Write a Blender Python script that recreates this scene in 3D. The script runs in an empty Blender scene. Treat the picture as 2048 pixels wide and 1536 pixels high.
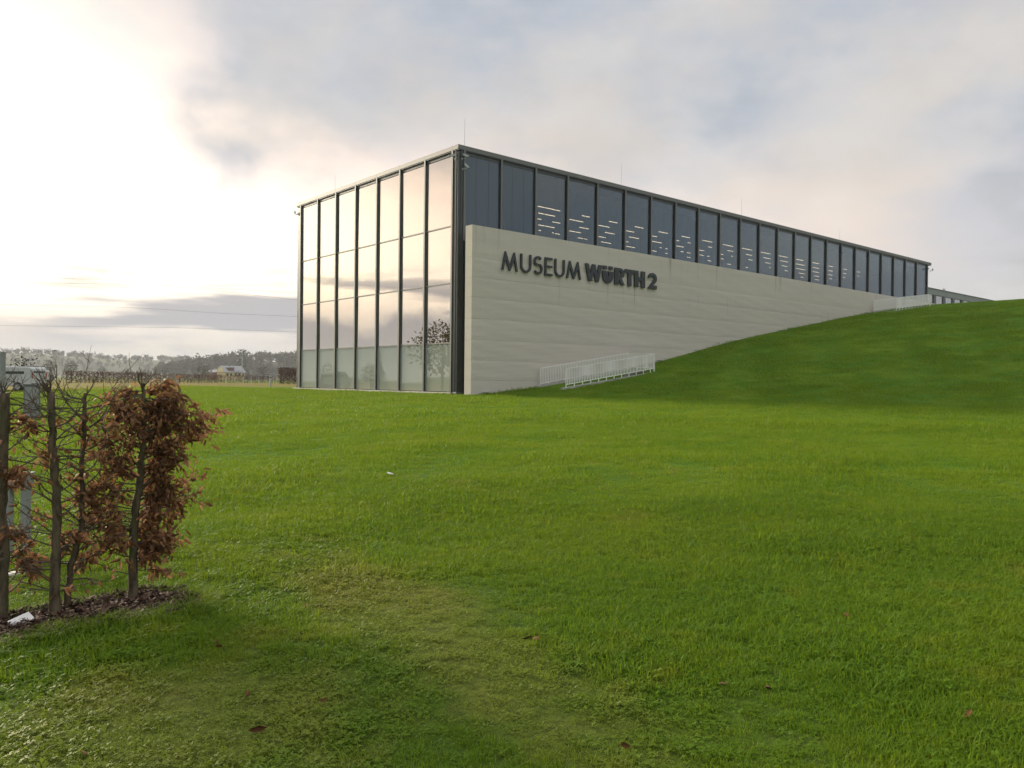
import bpy, bmesh, math, random
import numpy as np
from mathutils import Vector, Matrix, Euler
from mathutils.geometry import tessellate_polygon

random.seed(11); rng = np.random.default_rng(11)
SC = bpy.context.scene
COL = SC.collection
R = math.radians

# ------------------------------------------------------------------ camera
FPX, YAW, PITCH, ROLL = 1581.454, 0.71, -0.0053088, -0.0096682
CAM = np.array([-22.1363, -29.7743, 0.7634])
_s, _c = math.sin(YAW), math.cos(YAW)
_fx = np.array([_s, _c, 0.]); _rx = np.array([_c, -_s, 0.]); _up = np.array([0, 0, 1.])
F = _fx*math.cos(PITCH)+_up*math.sin(PITCH); _U = _up*math.cos(PITCH)-_fx*math.sin(PITCH)
RX = _rx*math.cos(ROLL)-_U*math.sin(ROLL); UX = _U*math.cos(ROLL)+_rx*math.sin(ROLL)
cd = bpy.data.cameras.new('camera'); cam = bpy.data.objects.new('camera', cd); COL.objects.link(cam)
cd.sensor_width = 36; cd.lens = FPX/2048*36; cd.clip_start = .1; cd.clip_end = 9000
m = Matrix.Identity(4)
for i in range(3):
    m[i][0], m[i][1], m[i][2], m[i][3] = RX[i], UX[i], -F[i], CAM[i]
cam.matrix_world = m
SC.camera = cam

# a pixel of the 2048x1536 photograph gives a direction; distance comes from a plane or the ground
def ray(x, y): return F+RX*(x-1024)/FPX+UX*(768-y)/FPX
def onX(x, y, X): d = ray(x, y); return CAM+d*(X-CAM[0])/d[0]
def onY(x, y, Y): d = ray(x, y); return CAM+d*(Y-CAM[1])/d[1]
def onZ(x, y, Z): d = ray(x, y); return CAM+d*(Z-CAM[2])/d[2]

# ------------------------------------------------------------------ node helpers
class N:
    """tiny expression builder for shader math"""
    def __init__(s, tree): s.t = tree; s.n = tree.nodes; s.l = tree.links
    def new(s, kind, **kw):
        n = s.n.new(kind)
        for k, v in kw.items(): setattr(n, k, v)
        return n
    def put(s, sock, v):
        if v is None: return
        if isinstance(v, bpy.types.NodeSocket): s.l.new(v, sock)
        else: sock.default_value = v
    def m(s, op, a, b=None, c=None, clamp=False):
        n = s.new('ShaderNodeMath', operation=op, use_clamp=clamp)
        s.put(n.inputs[0], a); s.put(n.inputs[1], b); s.put(n.inputs[2], c)
        return n.outputs[0]
    def add(s, a, b): return s.m('ADD', a, b)
    def sub(s, a, b): return s.m('SUBTRACT', a, b)
    def mul(s, a, b): return s.m('MULTIPLY', a, b)
    def div(s, a, b): return s.m('DIVIDE', a, b)
    def step(s, v, a, b, lo=0., hi=1.):
        n = s.new('ShaderNodeMapRange', interpolation_type='SMOOTHSTEP')
        s.put(n.inputs[0], v); n.inputs[1].default_value = a; n.inputs[2].default_value = b
        n.inputs[3].default_value = lo; n.inputs[4].default_value = hi
        return n.outputs[0]
    def noise(s, vec, scale, detail=3., rough=.55, dist=0.):
        n = s.new('ShaderNodeTexNoise')
        s.put(n.inputs['Vector'], vec); n.inputs['Scale'].default_value = scale
        n.inputs['Detail'].default_value = detail; n.inputs['Roughness'].default_value = rough
        n.inputs['Distortion'].default_value = dist
        return n.outputs[0]
    def mapv(s, vec, scale=(1, 1, 1), loc=(0, 0, 0)):
        n = s.new('ShaderNodeMapping'); s.put(n.inputs[0], vec)
        n.inputs['Scale'].default_value = scale; n.inputs['Location'].default_value = loc
        return n.outputs[0]
    def mix(s, f, a, b, blend='MIX'):
        n = s.new('ShaderNodeMix', data_type='RGBA', blend_type=blend)
        s.put(n.inputs[0], f)
        for sock, v in ((n.inputs[6], a), (n.inputs[7], b)):
            s.put(sock, (*v, 1.) if isinstance(v, tuple) and len(v) == 3 else v)
        return n.outputs[2]
    def vscale(s, v, f):
        n = s.new('ShaderNodeVectorMath', operation='SCALE'); s.put(n.inputs[0], v); s.put(n.inputs[3], f); return n.outputs[0]
    def vadd(s, a, b):
        n = s.new('ShaderNodeVectorMath', operation='ADD'); s.put(n.inputs[0], a); s.put(n.inputs[1], b); return n.outputs[0]
    def sep(s, v):
        n = s.new('ShaderNodeSeparateXYZ'); s.put(n.inputs[0], v); return n.outputs
    def rgb(s, c):
        n = s.new('ShaderNodeRGB'); n.outputs[0].default_value = (*c, 1); return n.outputs[0]

# ------------------------------------------------------------------ sky, sun, exposure
SUN_AZ, SUN_EL = -9.0, 19.0           # degrees from +Y towards +X, and above the horizon
W = bpy.data.worlds.new('World'); SC.world = W; W.use_nodes = True
W.node_tree.nodes.clear(); k = N(W.node_tree)
gen = k.new('ShaderNodeTexCoord').outputs['Generated']
x_, y_, z_ = k.sep(gen)
az = k.mul(k.m('ARCTAN2', x_, y_), 57.2958)
az = k.sub(az, -5.)
el = k.mul(k.m('ARCSINE', z_), 57.2958)
sky = k.new('ShaderNodeTexSky', sky_type='NISHITA', sun_disc=False)
sky.sun_elevation = R(SUN_EL); sky.sun_rotation = R(SUN_AZ); sky.altitude = 400
sky.air_density = 1.0; sky.dust_density = 2.0
blue = k.vscale(sky.outputs[0], .075)
cv = k.mapv(gen, (1, 1, 1.5), (3.1, 1.7, .4))
n1 = k.sub(k.noise(cv, 4.2, 5, .5), .5)           # big cloud shapes
n2 = k.sub(k.noise(k.mapv(gen, (1, 1, 1.4), (7.3, 2.1, 5.)), 5.4, 5, .5), .5)
n3 = k.noise(k.mapv(gen, (1, 1, 1.9), (1.3, 9.1, 2.)), 2.8, 5, .55)
n4 = k.noise(k.mapv(gen, (1, 1, 1.7), (4.3, 3.1, 8.)), 7.0, 6, .6)
# even high overcast with blue-grey and faintly pink areas, thin gaps of pale sky
grey = k.mix(k.step(n3, .36, .64), (.465, .515, .60), (.655, .615, .585))
grey = k.mix(k.step(el, 0, 11, .75, 0.), grey, (.60, .57, .56))
grey = k.mix(k.step(n4, .38, .68, 0, .35), grey, (.74, .74, .74))
grey = k.mix(k.mul(k.step(n3, .50, .34), k.step(n4, .42, .6, 0, .30)), grey, blue)
# glow of the low sun behind the cloud
aab = k.m('ABSOLUTE', az)
ga = k.m('POWER', k.div(aab, 25.), 2.); ge = k.m('POWER', k.div(k.sub(el, 12.), 12.5), 2.)
g1 = k.m('EXPONENT', k.mul(k.add(ga, ge), -1.))
gb = k.m('POWER', k.div(aab, 52.), 2.); gf = k.m('POWER', k.div(k.sub(el, 8.5), 7.), 2.)
g2 = k.m('EXPONENT', k.mul(k.add(gb, gf), -1.))
# cloud deck that hides the glow higher up and to the sides, ragged lower edge
s1 = k.add(k.div(k.sub(el, k.step(az, -24., -12., 12.2, 13.6)), 4.2), k.mul(n1, 4.4))
s2 = k.add(k.div(k.sub(aab, 21.5), 5.), k.mul(n2, 3.4))
deck = k.step(k.m('MINIMUM', s1, s2), -1.0, 1.1)
# low banks
bn = k.noise(k.mapv(gen, (1, 1, 9.), (2.2, 6.4, 1.)), 3.6, 4, .5)
bank = k.mul(k.step(bn, .47, .60), k.mul(k.step(el, .8, 3.), k.step(el, 8.5, 6.2)))
bank = k.mul(bank, k.step(aab, 8., 20.))
bank3 = k.mul(k.step(k.add(k.div(k.sub(4.6, el), 1.2), k.mul(n2, 6.)), -.3, .5), k.mul(k.step(el, .6, 1.6), k.step(az, -16., -22.)))
bank = k.m('MAXIMUM', bank, bank3)
veil = k.sub(1., k.mul(deck, .955))
veil = k.mul(veil, k.sub(1., k.mul(bank, .90)))
veil = k.mul(veil, k.step(el, .5, 7.5, .05, 1.))
warm = k.mix(k.step(g1, .0, .45), (1., .64, .38), (1., .91, .60))
warm = k.mix(k.step(el, 9., 3.), warm, (1., .75, .46))
zen = k.step(z_, .40, .95, 1., 2.1)      # overcast brightens towards the zenith
grey = k.vscale(grey, zen)
glow = k.vscale(warm, k.mul(veil, k.add(k.mul(g1, 1.45), k.mul(g2, 1.05))))
base = k.mix(bank, grey, (.43, .43, .47))
rim = k.vscale(k.rgb((1., .60, .38)), k.mul(k.mul(k.mul(deck, k.sub(1., deck)), 3.0), k.add(g1, k.mul(g2, .3))))
skycol = k.vadd(k.vadd(base, glow), rim)
skycol = k.mix(k.step(el, -1.5, -6.), skycol, (.12, .13, .08))
bg = k.new('ShaderNodeBackground'); k.put(bg.inputs[0], skycol); bg.inputs[1].default_value = 0.72
k.l.new(bg.outputs[0], k.new('ShaderNodeOutputWorld').inputs[0])

sd = bpy.data.lights.new('sun', 'SUN'); sun = bpy.data.objects.new('sun', sd); COL.objects.link(sun)
sd.energy = 4.3; sd.angle = R(20); sd.color = (1., .86, .66)
sdir = Vector((math.sin(R(SUN_AZ))*math.cos(R(SUN_EL)), math.cos(R(SUN_AZ))*math.cos(R(SUN_EL)), math.sin(R(SUN_EL))))
sun.rotation_euler = sdir.to_track_quat('Z', 'Y').to_euler(); sun.location = (0, 60, 60)
SC.view_settings.view_transform = 'Standard'; SC.view_settings.look = 'None'
SC.view_settings.exposure = 0.5; SC.view_settings.gamma = 1.0; SC.view_settings.use_curve_mapping = False
SC.render.engine = 'CYCLES'
cy = SC.cycles
cy.use_denoising = True; cy.max_bounces = 8; cy.transparent_max_bounces = 12
cy.volume_bounces = 2; cy.sample_clamp_indirect = 6

# ------------------------------------------------------------------ object helpers
def tag(o, label=None, cat=None, group=None, kind=None):
    if label: o['label'] = label
    if cat: o['category'] = cat
    if group: o['group'] = group
    if kind: o['kind'] = kind
    return o
def link(name, data, parent=None, mat=None):
    o = bpy.data.objects.new(name, data); COL.objects.link(o)
    if parent is not None: o.parent = parent
    if mat is not None and data is not None: data.materials.append(mat)
    return o
def empty(name, loc=(0, 0, 0), rz=0.):
    o = bpy.data.objects.new(name, None); COL.objects.link(o); o.location = loc; o.rotation_euler[2] = rz
    o.empty_display_size = .2
    return o
def mesh(name, verts, faces, mat=None, parent=None, smooth=False):
    me = bpy.data.meshes.new(name); me.from_pydata([tuple(v) for v in verts], [], [tuple(f) for f in faces]); me.update()
    if smooth: me.polygons.foreach_set('use_smooth', [True]*len(me.polygons))
    return link(name, me, parent, mat)
def npmesh(name, V, Q, mat=None, parent=None, smooth=False):
    """V (n,3), Q (m,k) index arrays - quick path"""
    V = np.asarray(V, np.float32); Q = np.asarray(Q, np.int32); kk = Q.shape[1]
    me = bpy.data.meshes.new(name)
    me.vertices.add(len(V)); me.vertices.foreach_set('co', V.ravel())
    me.loops.add(Q.size); me.loops.foreach_set('vertex_index', Q.ravel())
    me.polygons.add(len(Q)); me.polygons.foreach_set('loop_start', np.arange(0, Q.size, kk, dtype=np.int32))
    if smooth: me.polygons.foreach_set('use_smooth', np.ones(len(Q), bool))
    me.update(calc_edges=True); me.validate()
    return link(name, me, parent, mat)
class MB:
    def __init__(s): s.v = []; s.f = []
    def box(s, lo, hi, taper=None):
        (x0, y0, z0), (x1, y1, z1) = lo, hi; b = len(s.v)
        s.v += [(x0, y0, z0), (x1, y0, z0), (x1, y1, z0), (x0, y1, z0), (x0, y0, z1), (x1, y0, z1), (x1, y1, z1), (x0, y1, z1)]
        s.f += [tuple(b+i for i in f) for f in ((3, 2, 1, 0), (4, 5, 6, 7), (0, 1, 5, 4), (1, 2, 6, 5), (2, 3, 7, 6), (3, 0, 4, 7))]
        return s
    def hexa(s, pts):
        b = len(s.v); s.v += [tuple(p) for p in pts]
        s.f += [tuple(b+i for i in f) for f in ((3, 2, 1, 0), (4, 5, 6, 7), (0, 1, 5, 4), (1, 2, 6, 5), (2, 3, 7, 6), (3, 0, 4, 7))]
        return s
    def tube(s, pts, rad, n=6, cap=True):
        pts = [Vector(p) for p in pts]; rad = rad if hasattr(rad, '__len__') else [rad]*len(pts)
        b = len(s.v); up = None
        for i, p in enumerate(pts):
            d = (pts[min(i+1, len(pts)-1)]-pts[max(i-1, 0)]).normalized()
            if up is None: up = d.orthogonal().normalized()
            up = (up-d*up.dot(d)).normalized() if (up-d*up.dot(d)).length > 1e-6 else d.orthogonal().normalized()
            w = d.cross(up)
            for j in range(n):
                a = 2*math.pi*j/n
                s.v.append(tuple(p+(up*math.cos(a)+w*math.sin(a))*rad[i]))
        for i in range(len(pts)-1):
            for j in range(n):
                q = b+i*n
                s.f.append((q+j, q+(j+1) % n, q+n+(j+1) % n, q+n+j))
        if cap:
            s.f.append(tuple(b+j for j in reversed(range(n)))); s.f.append(tuple(b+(len(pts)-1)*n+j for j in range(n)))
        return s
    def prism(s, poly, axis, a, b_):
        """extrude 2D polygon; axis 'x','y','z' is the extrusion axis"""
        b = len(s.v); n = len(poly)
        def P(u, v, w): return {'x': (w, u, v), 'y': (u, w, v), 'z': (u, v, w)}[axis]
        s.v += [P(u, v, a) for u, v in poly]+[P(u, v, b_) for u, v in poly]
        s.f.append(tuple(b+i for i in range(n))); s.f.append(tuple(b+n+i for i in reversed(range(n))))
        for i in range(n): s.f.append((b+i, b+n+i, b+n+(i+1) % n, b+(i+1) % n))
        return s
    def build(s, name, mat, parent=None, smooth=False, bevel=0.):
        o = mesh(name, s.v, s.f, mat, parent, smooth)
        bm = bmesh.new(); bm.from_mesh(o.data); bmesh.ops.recalc_face_normals(bm, faces=bm.faces); bm.to_mesh(o.data); bm.free()
        if bevel:
            md = o.modifiers.new('bevel', 'BEVEL'); md.width = bevel; md.segments = 2; md.limit_method = 'ANGLE'
        return o
def box(name, lo, hi, mat, parent=None, bevel=0.): return MB().box(lo, hi).build(name, mat, parent, bevel=bevel)
def setup(name):
    mt = bpy.data.materials.new(name); mt.use_nodes = True; mt.node_tree.nodes.clear(); kk = N(mt.node_tree)
    out = kk.new('ShaderNodeOutputMaterial'); return mt, kk, out
def principled(kk, out, col, rough=.6, metal=0., spec=.5, bump=None, bstr=.3, bdist=.01):
    p = kk.new('ShaderNodeBsdfPrincipled')
    kk.put(p.inputs['Base Color'], (*col, 1) if isinstance(col, tuple) else col)
    kk.put(p.inputs['Roughness'], rough); p.inputs['Metallic'].default_value = metal
    p.inputs['Specular IOR Level'].default_value = spec
    if bump is not None:
        b = kk.new('ShaderNodeBump'); b.inputs['Strength'].default_value = bstr; b.inputs['Distance'].default_value = bdist
        kk.put(b.inputs['Height'], bump); kk.l.new(b.outputs[0], p.inputs['Normal'])
    kk.l.new(p.outputs[0], out.inputs[0]); return p
def plain(name, col, rough=.6, metal=0., var=.12, scale=6., spec=.5):
    mt, kk, out = setup(name)
    tc = kk.new('ShaderNodeTexCoord').outputs['Object']
    n = kk.noise(tc, scale, 4)
    c = kk.mix(kk.step(n, .3, .7), tuple(v*(1-var) for v in col), tuple(min(1, v*(1+var)) for v in col))
    principled(kk, out, c, kk.step(n, .2, .8, max(0, rough-.07), min(1, rough+.07)), metal, spec); return mt

# ------------------------------------------------------------------ terrain
KS = 1.2
_hp = np.array([(-400, -.95), (-80, -.86), (-28, -.72), (-10, -.30), (-3, -.10), (0, -.02), (1.9, .12), (3.5, .30), (8, .95), (12, 1.60),
                (15.1, 2.25), (18.7, 2.95), (22.7, 3.60), (27.2, 4.30), (33, 5.22), (37, 5.78), (40, 6.15), (44, 6.62), (50, 6.86), (60, 7.0), (90, 7.0), (900, 7.0)])
_hp[4:20] = _hp[4:20]*.9774+np.array([-.417, .0144])
_gx = np.linspace(-400, 900, 26001); _gh = np.interp(_gx, _hp[:, 0], _hp[:, 1])
_kr = np.exp(-.5*(np.arange(-80, 81)/26.)**2); _kr /= _kr.sum(); _gh = np.convolve(np.pad(_gh, 80, 'edge'), _kr, 'valid')
def sst(v, a, b): t = np.clip((v-a)/(b-a), 0, 1); return t*t*(3-2*t)
def ground(x, y):
    x = np.asarray(x, float); y = np.asarray(y, float); xs, ys = x/KS, y/KS
    yl = np.minimum(ys+1., 0.)
    xp = xs+.4*yl*(1-sst(xs, 8, 38))
    h = np.interp(xp, _gx, _gh)*KS
    h = np.where(h > 0, h*(1-sst(y, 9, 30)), h)
    near = np.exp(-((x-CAM[0])**2+(y-CAM[1])**2)/30.**2)
    h = h+near*(.018*np.sin(x*1.3+y*.7)+.014*np.sin(x*.55-y*1.9+1.)+.008*np.sin(x*3.1+2.)*np.sin(y*2.7))
    d = np.hypot(x-CAM[0], y-CAM[1])
    h = h-.5*sst(d, 60, 200)*(1-sst(x, 20, 60)*(1-sst(y, 10, 30)))
    return h
def onG(x, y, it=30):
    """pixel -> ground point"""
    d = ray(x, y); lo, hi = .5, 400.
    ts = np.linspace(.5, 400, 4000); P = CAM+np.outer(ts, d); below = P[:, 2] < ground(P[:, 0], P[:, 1])
    if not below.any(): return None
    i = int(np.argmax(below)); lo, hi = ts[max(i-1, 0)], ts[i]
    for _ in range(it):
        mid = (lo+hi)/2; p = CAM+d*mid
        if p[2] < ground(p[0], p[1]): hi = mid
        else: lo = mid
    return CAM+d*hi

def lawn_colour(kk, pos):
    """one colour field in world space for soil sheet and blades alike"""
    n_a = kk.noise(pos, .55, 4, .6); n_b = kk.noise(pos, 2.3, 4, .6); n_c = kk.noise(pos, .16, 3, .5)
    c = kk.mix(kk.step(n_a, .36, .66), (.074, .186, .008), (.140, .236, .010))
    c = kk.mix(kk.step(n_b, .54, .72, 0, .75), c, (.20, .25, .016))
    c = kk.mix(kk.step(n_c, .45, .7, 0, .35), c, (.080, .180, .012))
    c = kk.mix(kk.step(kk.noise(pos, 1.1, 4, .6), .62, .74, 0, .6), c, (.24, .215, .045))
    p = kk.sep(pos)
    # trodden, thin patch in front of the hedge
    def blob(c0, ca, la, lb):
        u = kk.add(kk.mul(kk.sub(p[0], c0[0]), math.cos(ca)), kk.mul(kk.sub(p[1], c0[1]), math.sin(ca)))
        v = kk.sub(kk.mul(kk.sub(p[1], c0[1]), math.cos(ca)), kk.mul(kk.sub(p[0], c0[0]), math.sin(ca)))
        return kk.m('EXPONENT', kk.mul(kk.add(kk.m('POWER', kk.div(u, la), 2.), kk.m('POWER', kk.div(v, lb), 2.)), -1.))
    w = kk.m('MAXIMUM', blob(WORN, WORN_A, 2.6, .62), kk.mul(blob(WORN2, 0., 1.5, 1.1), .95))
    w = kk.step(kk.add(w, kk.mul(kk.sub(n_b, .5), 1.3)), .30, .85)
    c = kk.mix(kk.mul(w, .52), c, kk.mix(kk.step(n_a, .4, .6), (.29, .31, .055), (.34, .27, .08)))
    # dry strip beyond the museum and the fields past the hedges
    dry = kk.mul(kk.step(kk.add(p[1], kk.mul(n_c, 6.)), 31., 38.), kk.step(p[0], 70., 40.))
    c = kk.mix(dry, c, kk.mix(kk.step(n_a, .4, .6), (.25, .185, .045), (.20, .165, .036)))
    fld = kk.step(kk.m('MAXIMUM', p[1], kk.mul(p[0], 1.2)), 190., 260.)
    c = kk.mix(fld, c, kk.mix(kk.step(kk.noise(pos, .008, 3), .4, .6), (.10, .14, .04), (.13, .12, .055)))
    return c, w
_wa, _wb = onG(620, 1120), onG(1230, 1490)
WORN = (_wa+_wb)/2; WORN_A = math.atan2(_wb[1]-_wa[1], _wb[0]-_wa[0]); WORN2 = onG(300, 1470)

mt, kk, out = setup('lawn'); MAT_LAWN = mt
pos = kk.new('ShaderNodeNewGeometry').outputs['Position']
c, w = lawn_colour(kk, pos)
f1 = kk.noise(kk.mapv(pos, (1, 1, .3)), 18., 5, .7); f2 = kk.noise(kk.mapv(pos, (1, 1, .3)), 5., 4, .65)
c = kk.mix(kk.step(f1, .32, .62, .72, 0.), c, (.030, .056, .008))
c = kk.mix(kk.step(f2, .3, .7, .30, 0.), c, (.045, .085, .008))
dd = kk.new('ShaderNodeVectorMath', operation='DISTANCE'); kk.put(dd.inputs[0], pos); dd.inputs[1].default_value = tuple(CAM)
c = kk.mix(kk.step(dd.outputs['Value'], 16., 7., 0., .5), c, (.050, .056, .016))     # soil tone, painted darker near the camera to deepen gaps between blades
principled(kk, out, c, .9, 0, .05, kk.add(f1, kk.mul(f2, .6)), .8, .06)

def graded(a, b, dense0, dense1, step):
    core = np.arange(dense0, dense1+1e-6, step)
    def tail(s, e, st):
        o = [];
        while s < e: st *= 1.13; s += st; o.append(min(s, e))
        return o
    L = [-v for v in tail(-dense0, -a, step)][::-1]; Rr = tail(dense1, b, step)
    return np.array(L+list(core)+Rr)
gx = graded(-2950, 2950, -40, 66, .5); gy = graded(-2950, 2950, -44, 40, .5)
GX, GY = np.meshgrid(gx, gy, indexing='ij'); GZ = ground(GX, GY)
V = np.stack([GX.ravel(), GY.ravel(), GZ.ravel()], 1)
I, J = np.meshgrid(np.arange(len(gx)-1), np.arange(len(gy)-1), indexing='ij'); b0 = (I*len(gy)+J).ravel()
Q = np.stack([b0, b0+len(gy), b0+len(gy)+1, b0+1], 1)
lawn = npmesh('lawn', V, Q, MAT_LAWN, None, True); tag(lawn, 'green lawn rising to a mound along the concrete wall', 'lawn', kind='structure')

# far wooded hills
def hill(name, cx, cy, lx, ly, hgt, rot, seed):
    n, mm = 60, 30; V = []; r = np.random.default_rng(seed); ph = r.uniform(0, 6, 4)
    for i in range(n+1):
        for j in range(mm+1):
            u, v = -1+2*i/n, -1+2*j/mm
            z = hgt*(np.cos(u*math.pi/2)**.8 if abs(u) < 1 else 0)*(math.cos(v*math.pi/2)**1.2 if abs(v) < 1 else 0)
            z *= 1+.18*math.sin(u*7+ph[0])+.10*math.sin(u*15+ph[1])
            x, y = u*lx, v*ly
            V.append((cx+x*math.cos(rot)-y*math.sin(rot), cy+x*math.sin(rot)+y*math.cos(rot), z-2.2))
    Q = [(i*(mm+1)+j, (i+1)*(mm+1)+j, (i+1)*(mm+1)+j+1, i*(mm+1)+j+1) for i in range(n) for j in range(mm)]
    o = npmesh(name, V, Q, MAT_HILL, None, True); return o, np.array(V)
MAT_HILL = plain('wooded_ground', (.07, .075, .04), .95, 0, .3, .05)
def polar(px, dist):      # ground-level position at a horizontal distance in the direction of a pixel column
    d = ray(px, 760); d = d/np.hypot(d[0], d[1]); return CAM[0]+d[0]*dist, CAM[1]+d[1]*dist
def az_rot(px):           # rotation so that local x runs across the view at that column
    d = ray(px, 760); return math.atan2(d[1], d[0])-math.pi/2

# ------------------------------------------------------------------ materials of the museum
mt, kk, out = setup('anthracite_metal'); MAT_DARK = mt
tc = kk.new('ShaderNodeTexCoord').outputs['Object']; n = kk.noise(tc, 3., 4)
principled(kk, out, kk.mix(n, (.060, .068, .072), (.085, .093, .095)), kk.step(n, .2, .8, .34, .46), .55, .5)
mt, kk, out = setup('fascia_metal'); MAT_FASCIA = mt
tc = kk.new('ShaderNodeTexCoord').outputs['Object']; n = kk.noise(tc, 2., 4)
principled(kk, out, kk.mix(n, (.145, .15, .15), (.185, .187, .18)), .5, .35, .5)
MAT_PLINTH = plain('plinth_stone', (.50, .47, .42), .7, 0, .1, 3.)
MAT_WHITE = plain('white_paint', (.84, .83, .79), .45, 0, .05, 4.)
MAT_CONC2 = plain('kerb_concrete', (.36, .355, .33), .85, 0, .15, 5.)
MAT_STEEL = plain('galvanised', (.45, .46, .47), .4, .7, .1, 9.)
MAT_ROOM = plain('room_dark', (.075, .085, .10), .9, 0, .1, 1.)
MAT_BLACK = plain('black_plastic', (.02, .02, .022), .4, 0, .1, 8.)

def glass(name, tint, r0, extra, refl=(1, 1, 1), back=None, bfac=0.):
    mt, kk, out = setup(name)
    lw = kk.new('ShaderNodeLayerWeight'); lw.inputs[0].default_value = .5
    fac = kk.add(r0, kk.mul(kk.m('POWER', lw.outputs['Facing'], 3.2), extra))
    pos = kk.new('ShaderNodeTexCoord').outputs['Object']
    bp = kk.new('ShaderNodeBump'); bp.inputs['Strength'].default_value = .05; bp.inputs['Distance'].default_value = .02
    kk.put(bp.inputs['Height'], kk.noise(pos, .9, 2, .4))
    g = kk.new('ShaderNodeBsdfGlossy'); g.inputs['Roughness'].default_value = 0.; g.inputs[0].default_value = (*refl, 1)
    kk.l.new(bp.outputs[0], g.inputs['Normal'])
    t = kk.new('ShaderNodeBsdfTransparent'); t.inputs[0].default_value = (*tint, 1)
    inner = t.outputs[0]
    if back:
        d = kk.new('ShaderNodeBsdfDiffuse'); d.inputs[0].default_value = (*back, 1)
        mx = kk.new('ShaderNodeMixShader'); mx.inputs[0].default_value = bfac
        kk.l.new(inner, mx.inputs[1]); kk.l.new(d.outputs[0], mx.inputs[2]); inner = mx.outputs[0]
    mx = kk.new('ShaderNodeMixShader'); kk.put(mx.inputs[0], fac); kk.l.new(inner, mx.inputs[1]); kk.l.new(g.outputs[0], mx.inputs[2])
    kk.l.new(mx.outputs[0], out.inputs[0]); return mt
MAT_GLASS_W = glass('coated_glass', (.62, .66, .66), .66, .32, (1., .93, .86))
MAT_GLASS_L = glass('frosted_glass', (.5, .55, .5), .20, .40, (.8, .85, .8), (.38, .41, .355), .85)
MAT_GLASS_S = glass('tinted_glass', (.66, .72, .76), .10, .62, (.86, .96, 1.))
MAT_GLASS_D = glass('spandrel_glass', (.3, .3, .3), .085, .62, (.86, .96, 1.), (.034, .055, .085), 1.)

# ------------------------------------------------------------------ the museum
Md = 2.28; ZT, ZF = 11.76, 11.555; XE, YE = 53.6, 17.04
FA = [.473+Md*i for i in range(8)]           # fins of the short west face (plane x = 0)
FB = [.403+Md*i for i in range(24)]          # fins of the long face (plane y = 0)
ZM = [2.486, 5.314, 8.019]
mus = empty('museum_building', (0, 0, 0))
tag(mus, 'long flat-roofed museum hall with dark metal fins and mirror-like glass facades', 'museum')
FD = .11                                      # fin depth, glass plane behind it
def shared(name, mesh_data, parent, loc=(0, 0, 0), rot=(0, 0, 0)):
    o = link(name, mesh_data, parent); o.location = loc; o.rotation_euler = rot; return o
finA = box('fin', (.024, -.05, .14), (FD+.05, .05, ZF-.003), MAT_DARK, mus); finA.location = (0, FA[0], 0)
capA = box('fin_cap', (.002, -.055, .14), (.0235, .055, ZF-.003), MAT_FASCIA, finA)
for y in FA[1:]: shared('fin_cap', capA.data, shared('fin', finA.data, mus, (0, y, 0)))
finB = box('fin', (-.05, .024, 7.3), (.05, FD+.05, ZF-.003), MAT_DARK, mus); finB.location = (FB[0], 0, 0)
capB = box('fin_cap', (-.055, .002, 7.3), (.055, .0235, ZF-.003), MAT_FASCIA, finB)
for x in FB[1:]: shared('fin_cap', capB.data, shared('fin', finB.data, mus, (x, 0, 0)))
# fascia pieces, one per bay, with open joints
cuts = [0.]+[y for y in FA]+[YE]
for a, b in zip(cuts[:-1], cuts[1:]):
    if b-a > .1: box('fascia_panel', (0, a+(.006 if a > 0 else 0), ZF), (.5, b-.006, ZT), MAT_FASCIA, mus)
cuts = [.5]+[x for x in FB[1:]]+[XE]
for a, b in zip(cuts[:-1], cuts[1:]):
    if b-a > .1: box('fascia_panel', (a+.006, 0, ZF), (b-.006, .5, ZT), MAT_FASCIA, mus)
box('roof', (.5, .5, ZF+.01), (XE, YE, ZT-.03), MAT_FASCIA, mus)
box('soffit', (.02, .02, ZF-.05), (XE-.02, YE-.02, ZF-.012), MAT_DARK, mus)
box('head_frame', (FD-.02, FA[0]+.06, ZF-.20), (FD+.08, FA[-1]+.3, ZF-.055), MAT_DARK, mus)
box('head_frame', (FB[0]+.06, FD-.02, ZF-.20), (FB[-1]+.3, FD+.08, ZF-.055), MAT_DARK, mus)
# corner column: two boxed posts with shadow gaps
cc = MB(); cc.box((.07, .07, -.05), (.33, .33, ZF-.055)); co = cc.build('corner_column', MAT_DARK, mus, bevel=.02)
box('corner_plate', (.045, .20, .06), (.07, .40, ZF-.06), MAT_DARK, co); box('corner_plate', (.20, .045, .06), (.40, .07, ZF-.06), MAT_DARK, co)
box('column_foot', (.03, .03, -.3), (.40, .40, .16), MAT_FASCIA, co, .02)
box('corner_back', (.33, .33, -.2), (.46, .46, ZF-.055), MAT_DARK, co)
# plinth
for a, b in zip([.42]+FA[1:], FA[1:]+[YE+.18]):
    box('plinth', (-.05, a+.004, -1.2), (FD+.3, b-.004, .135), MAT_PLINTH, mus, .01)
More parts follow.
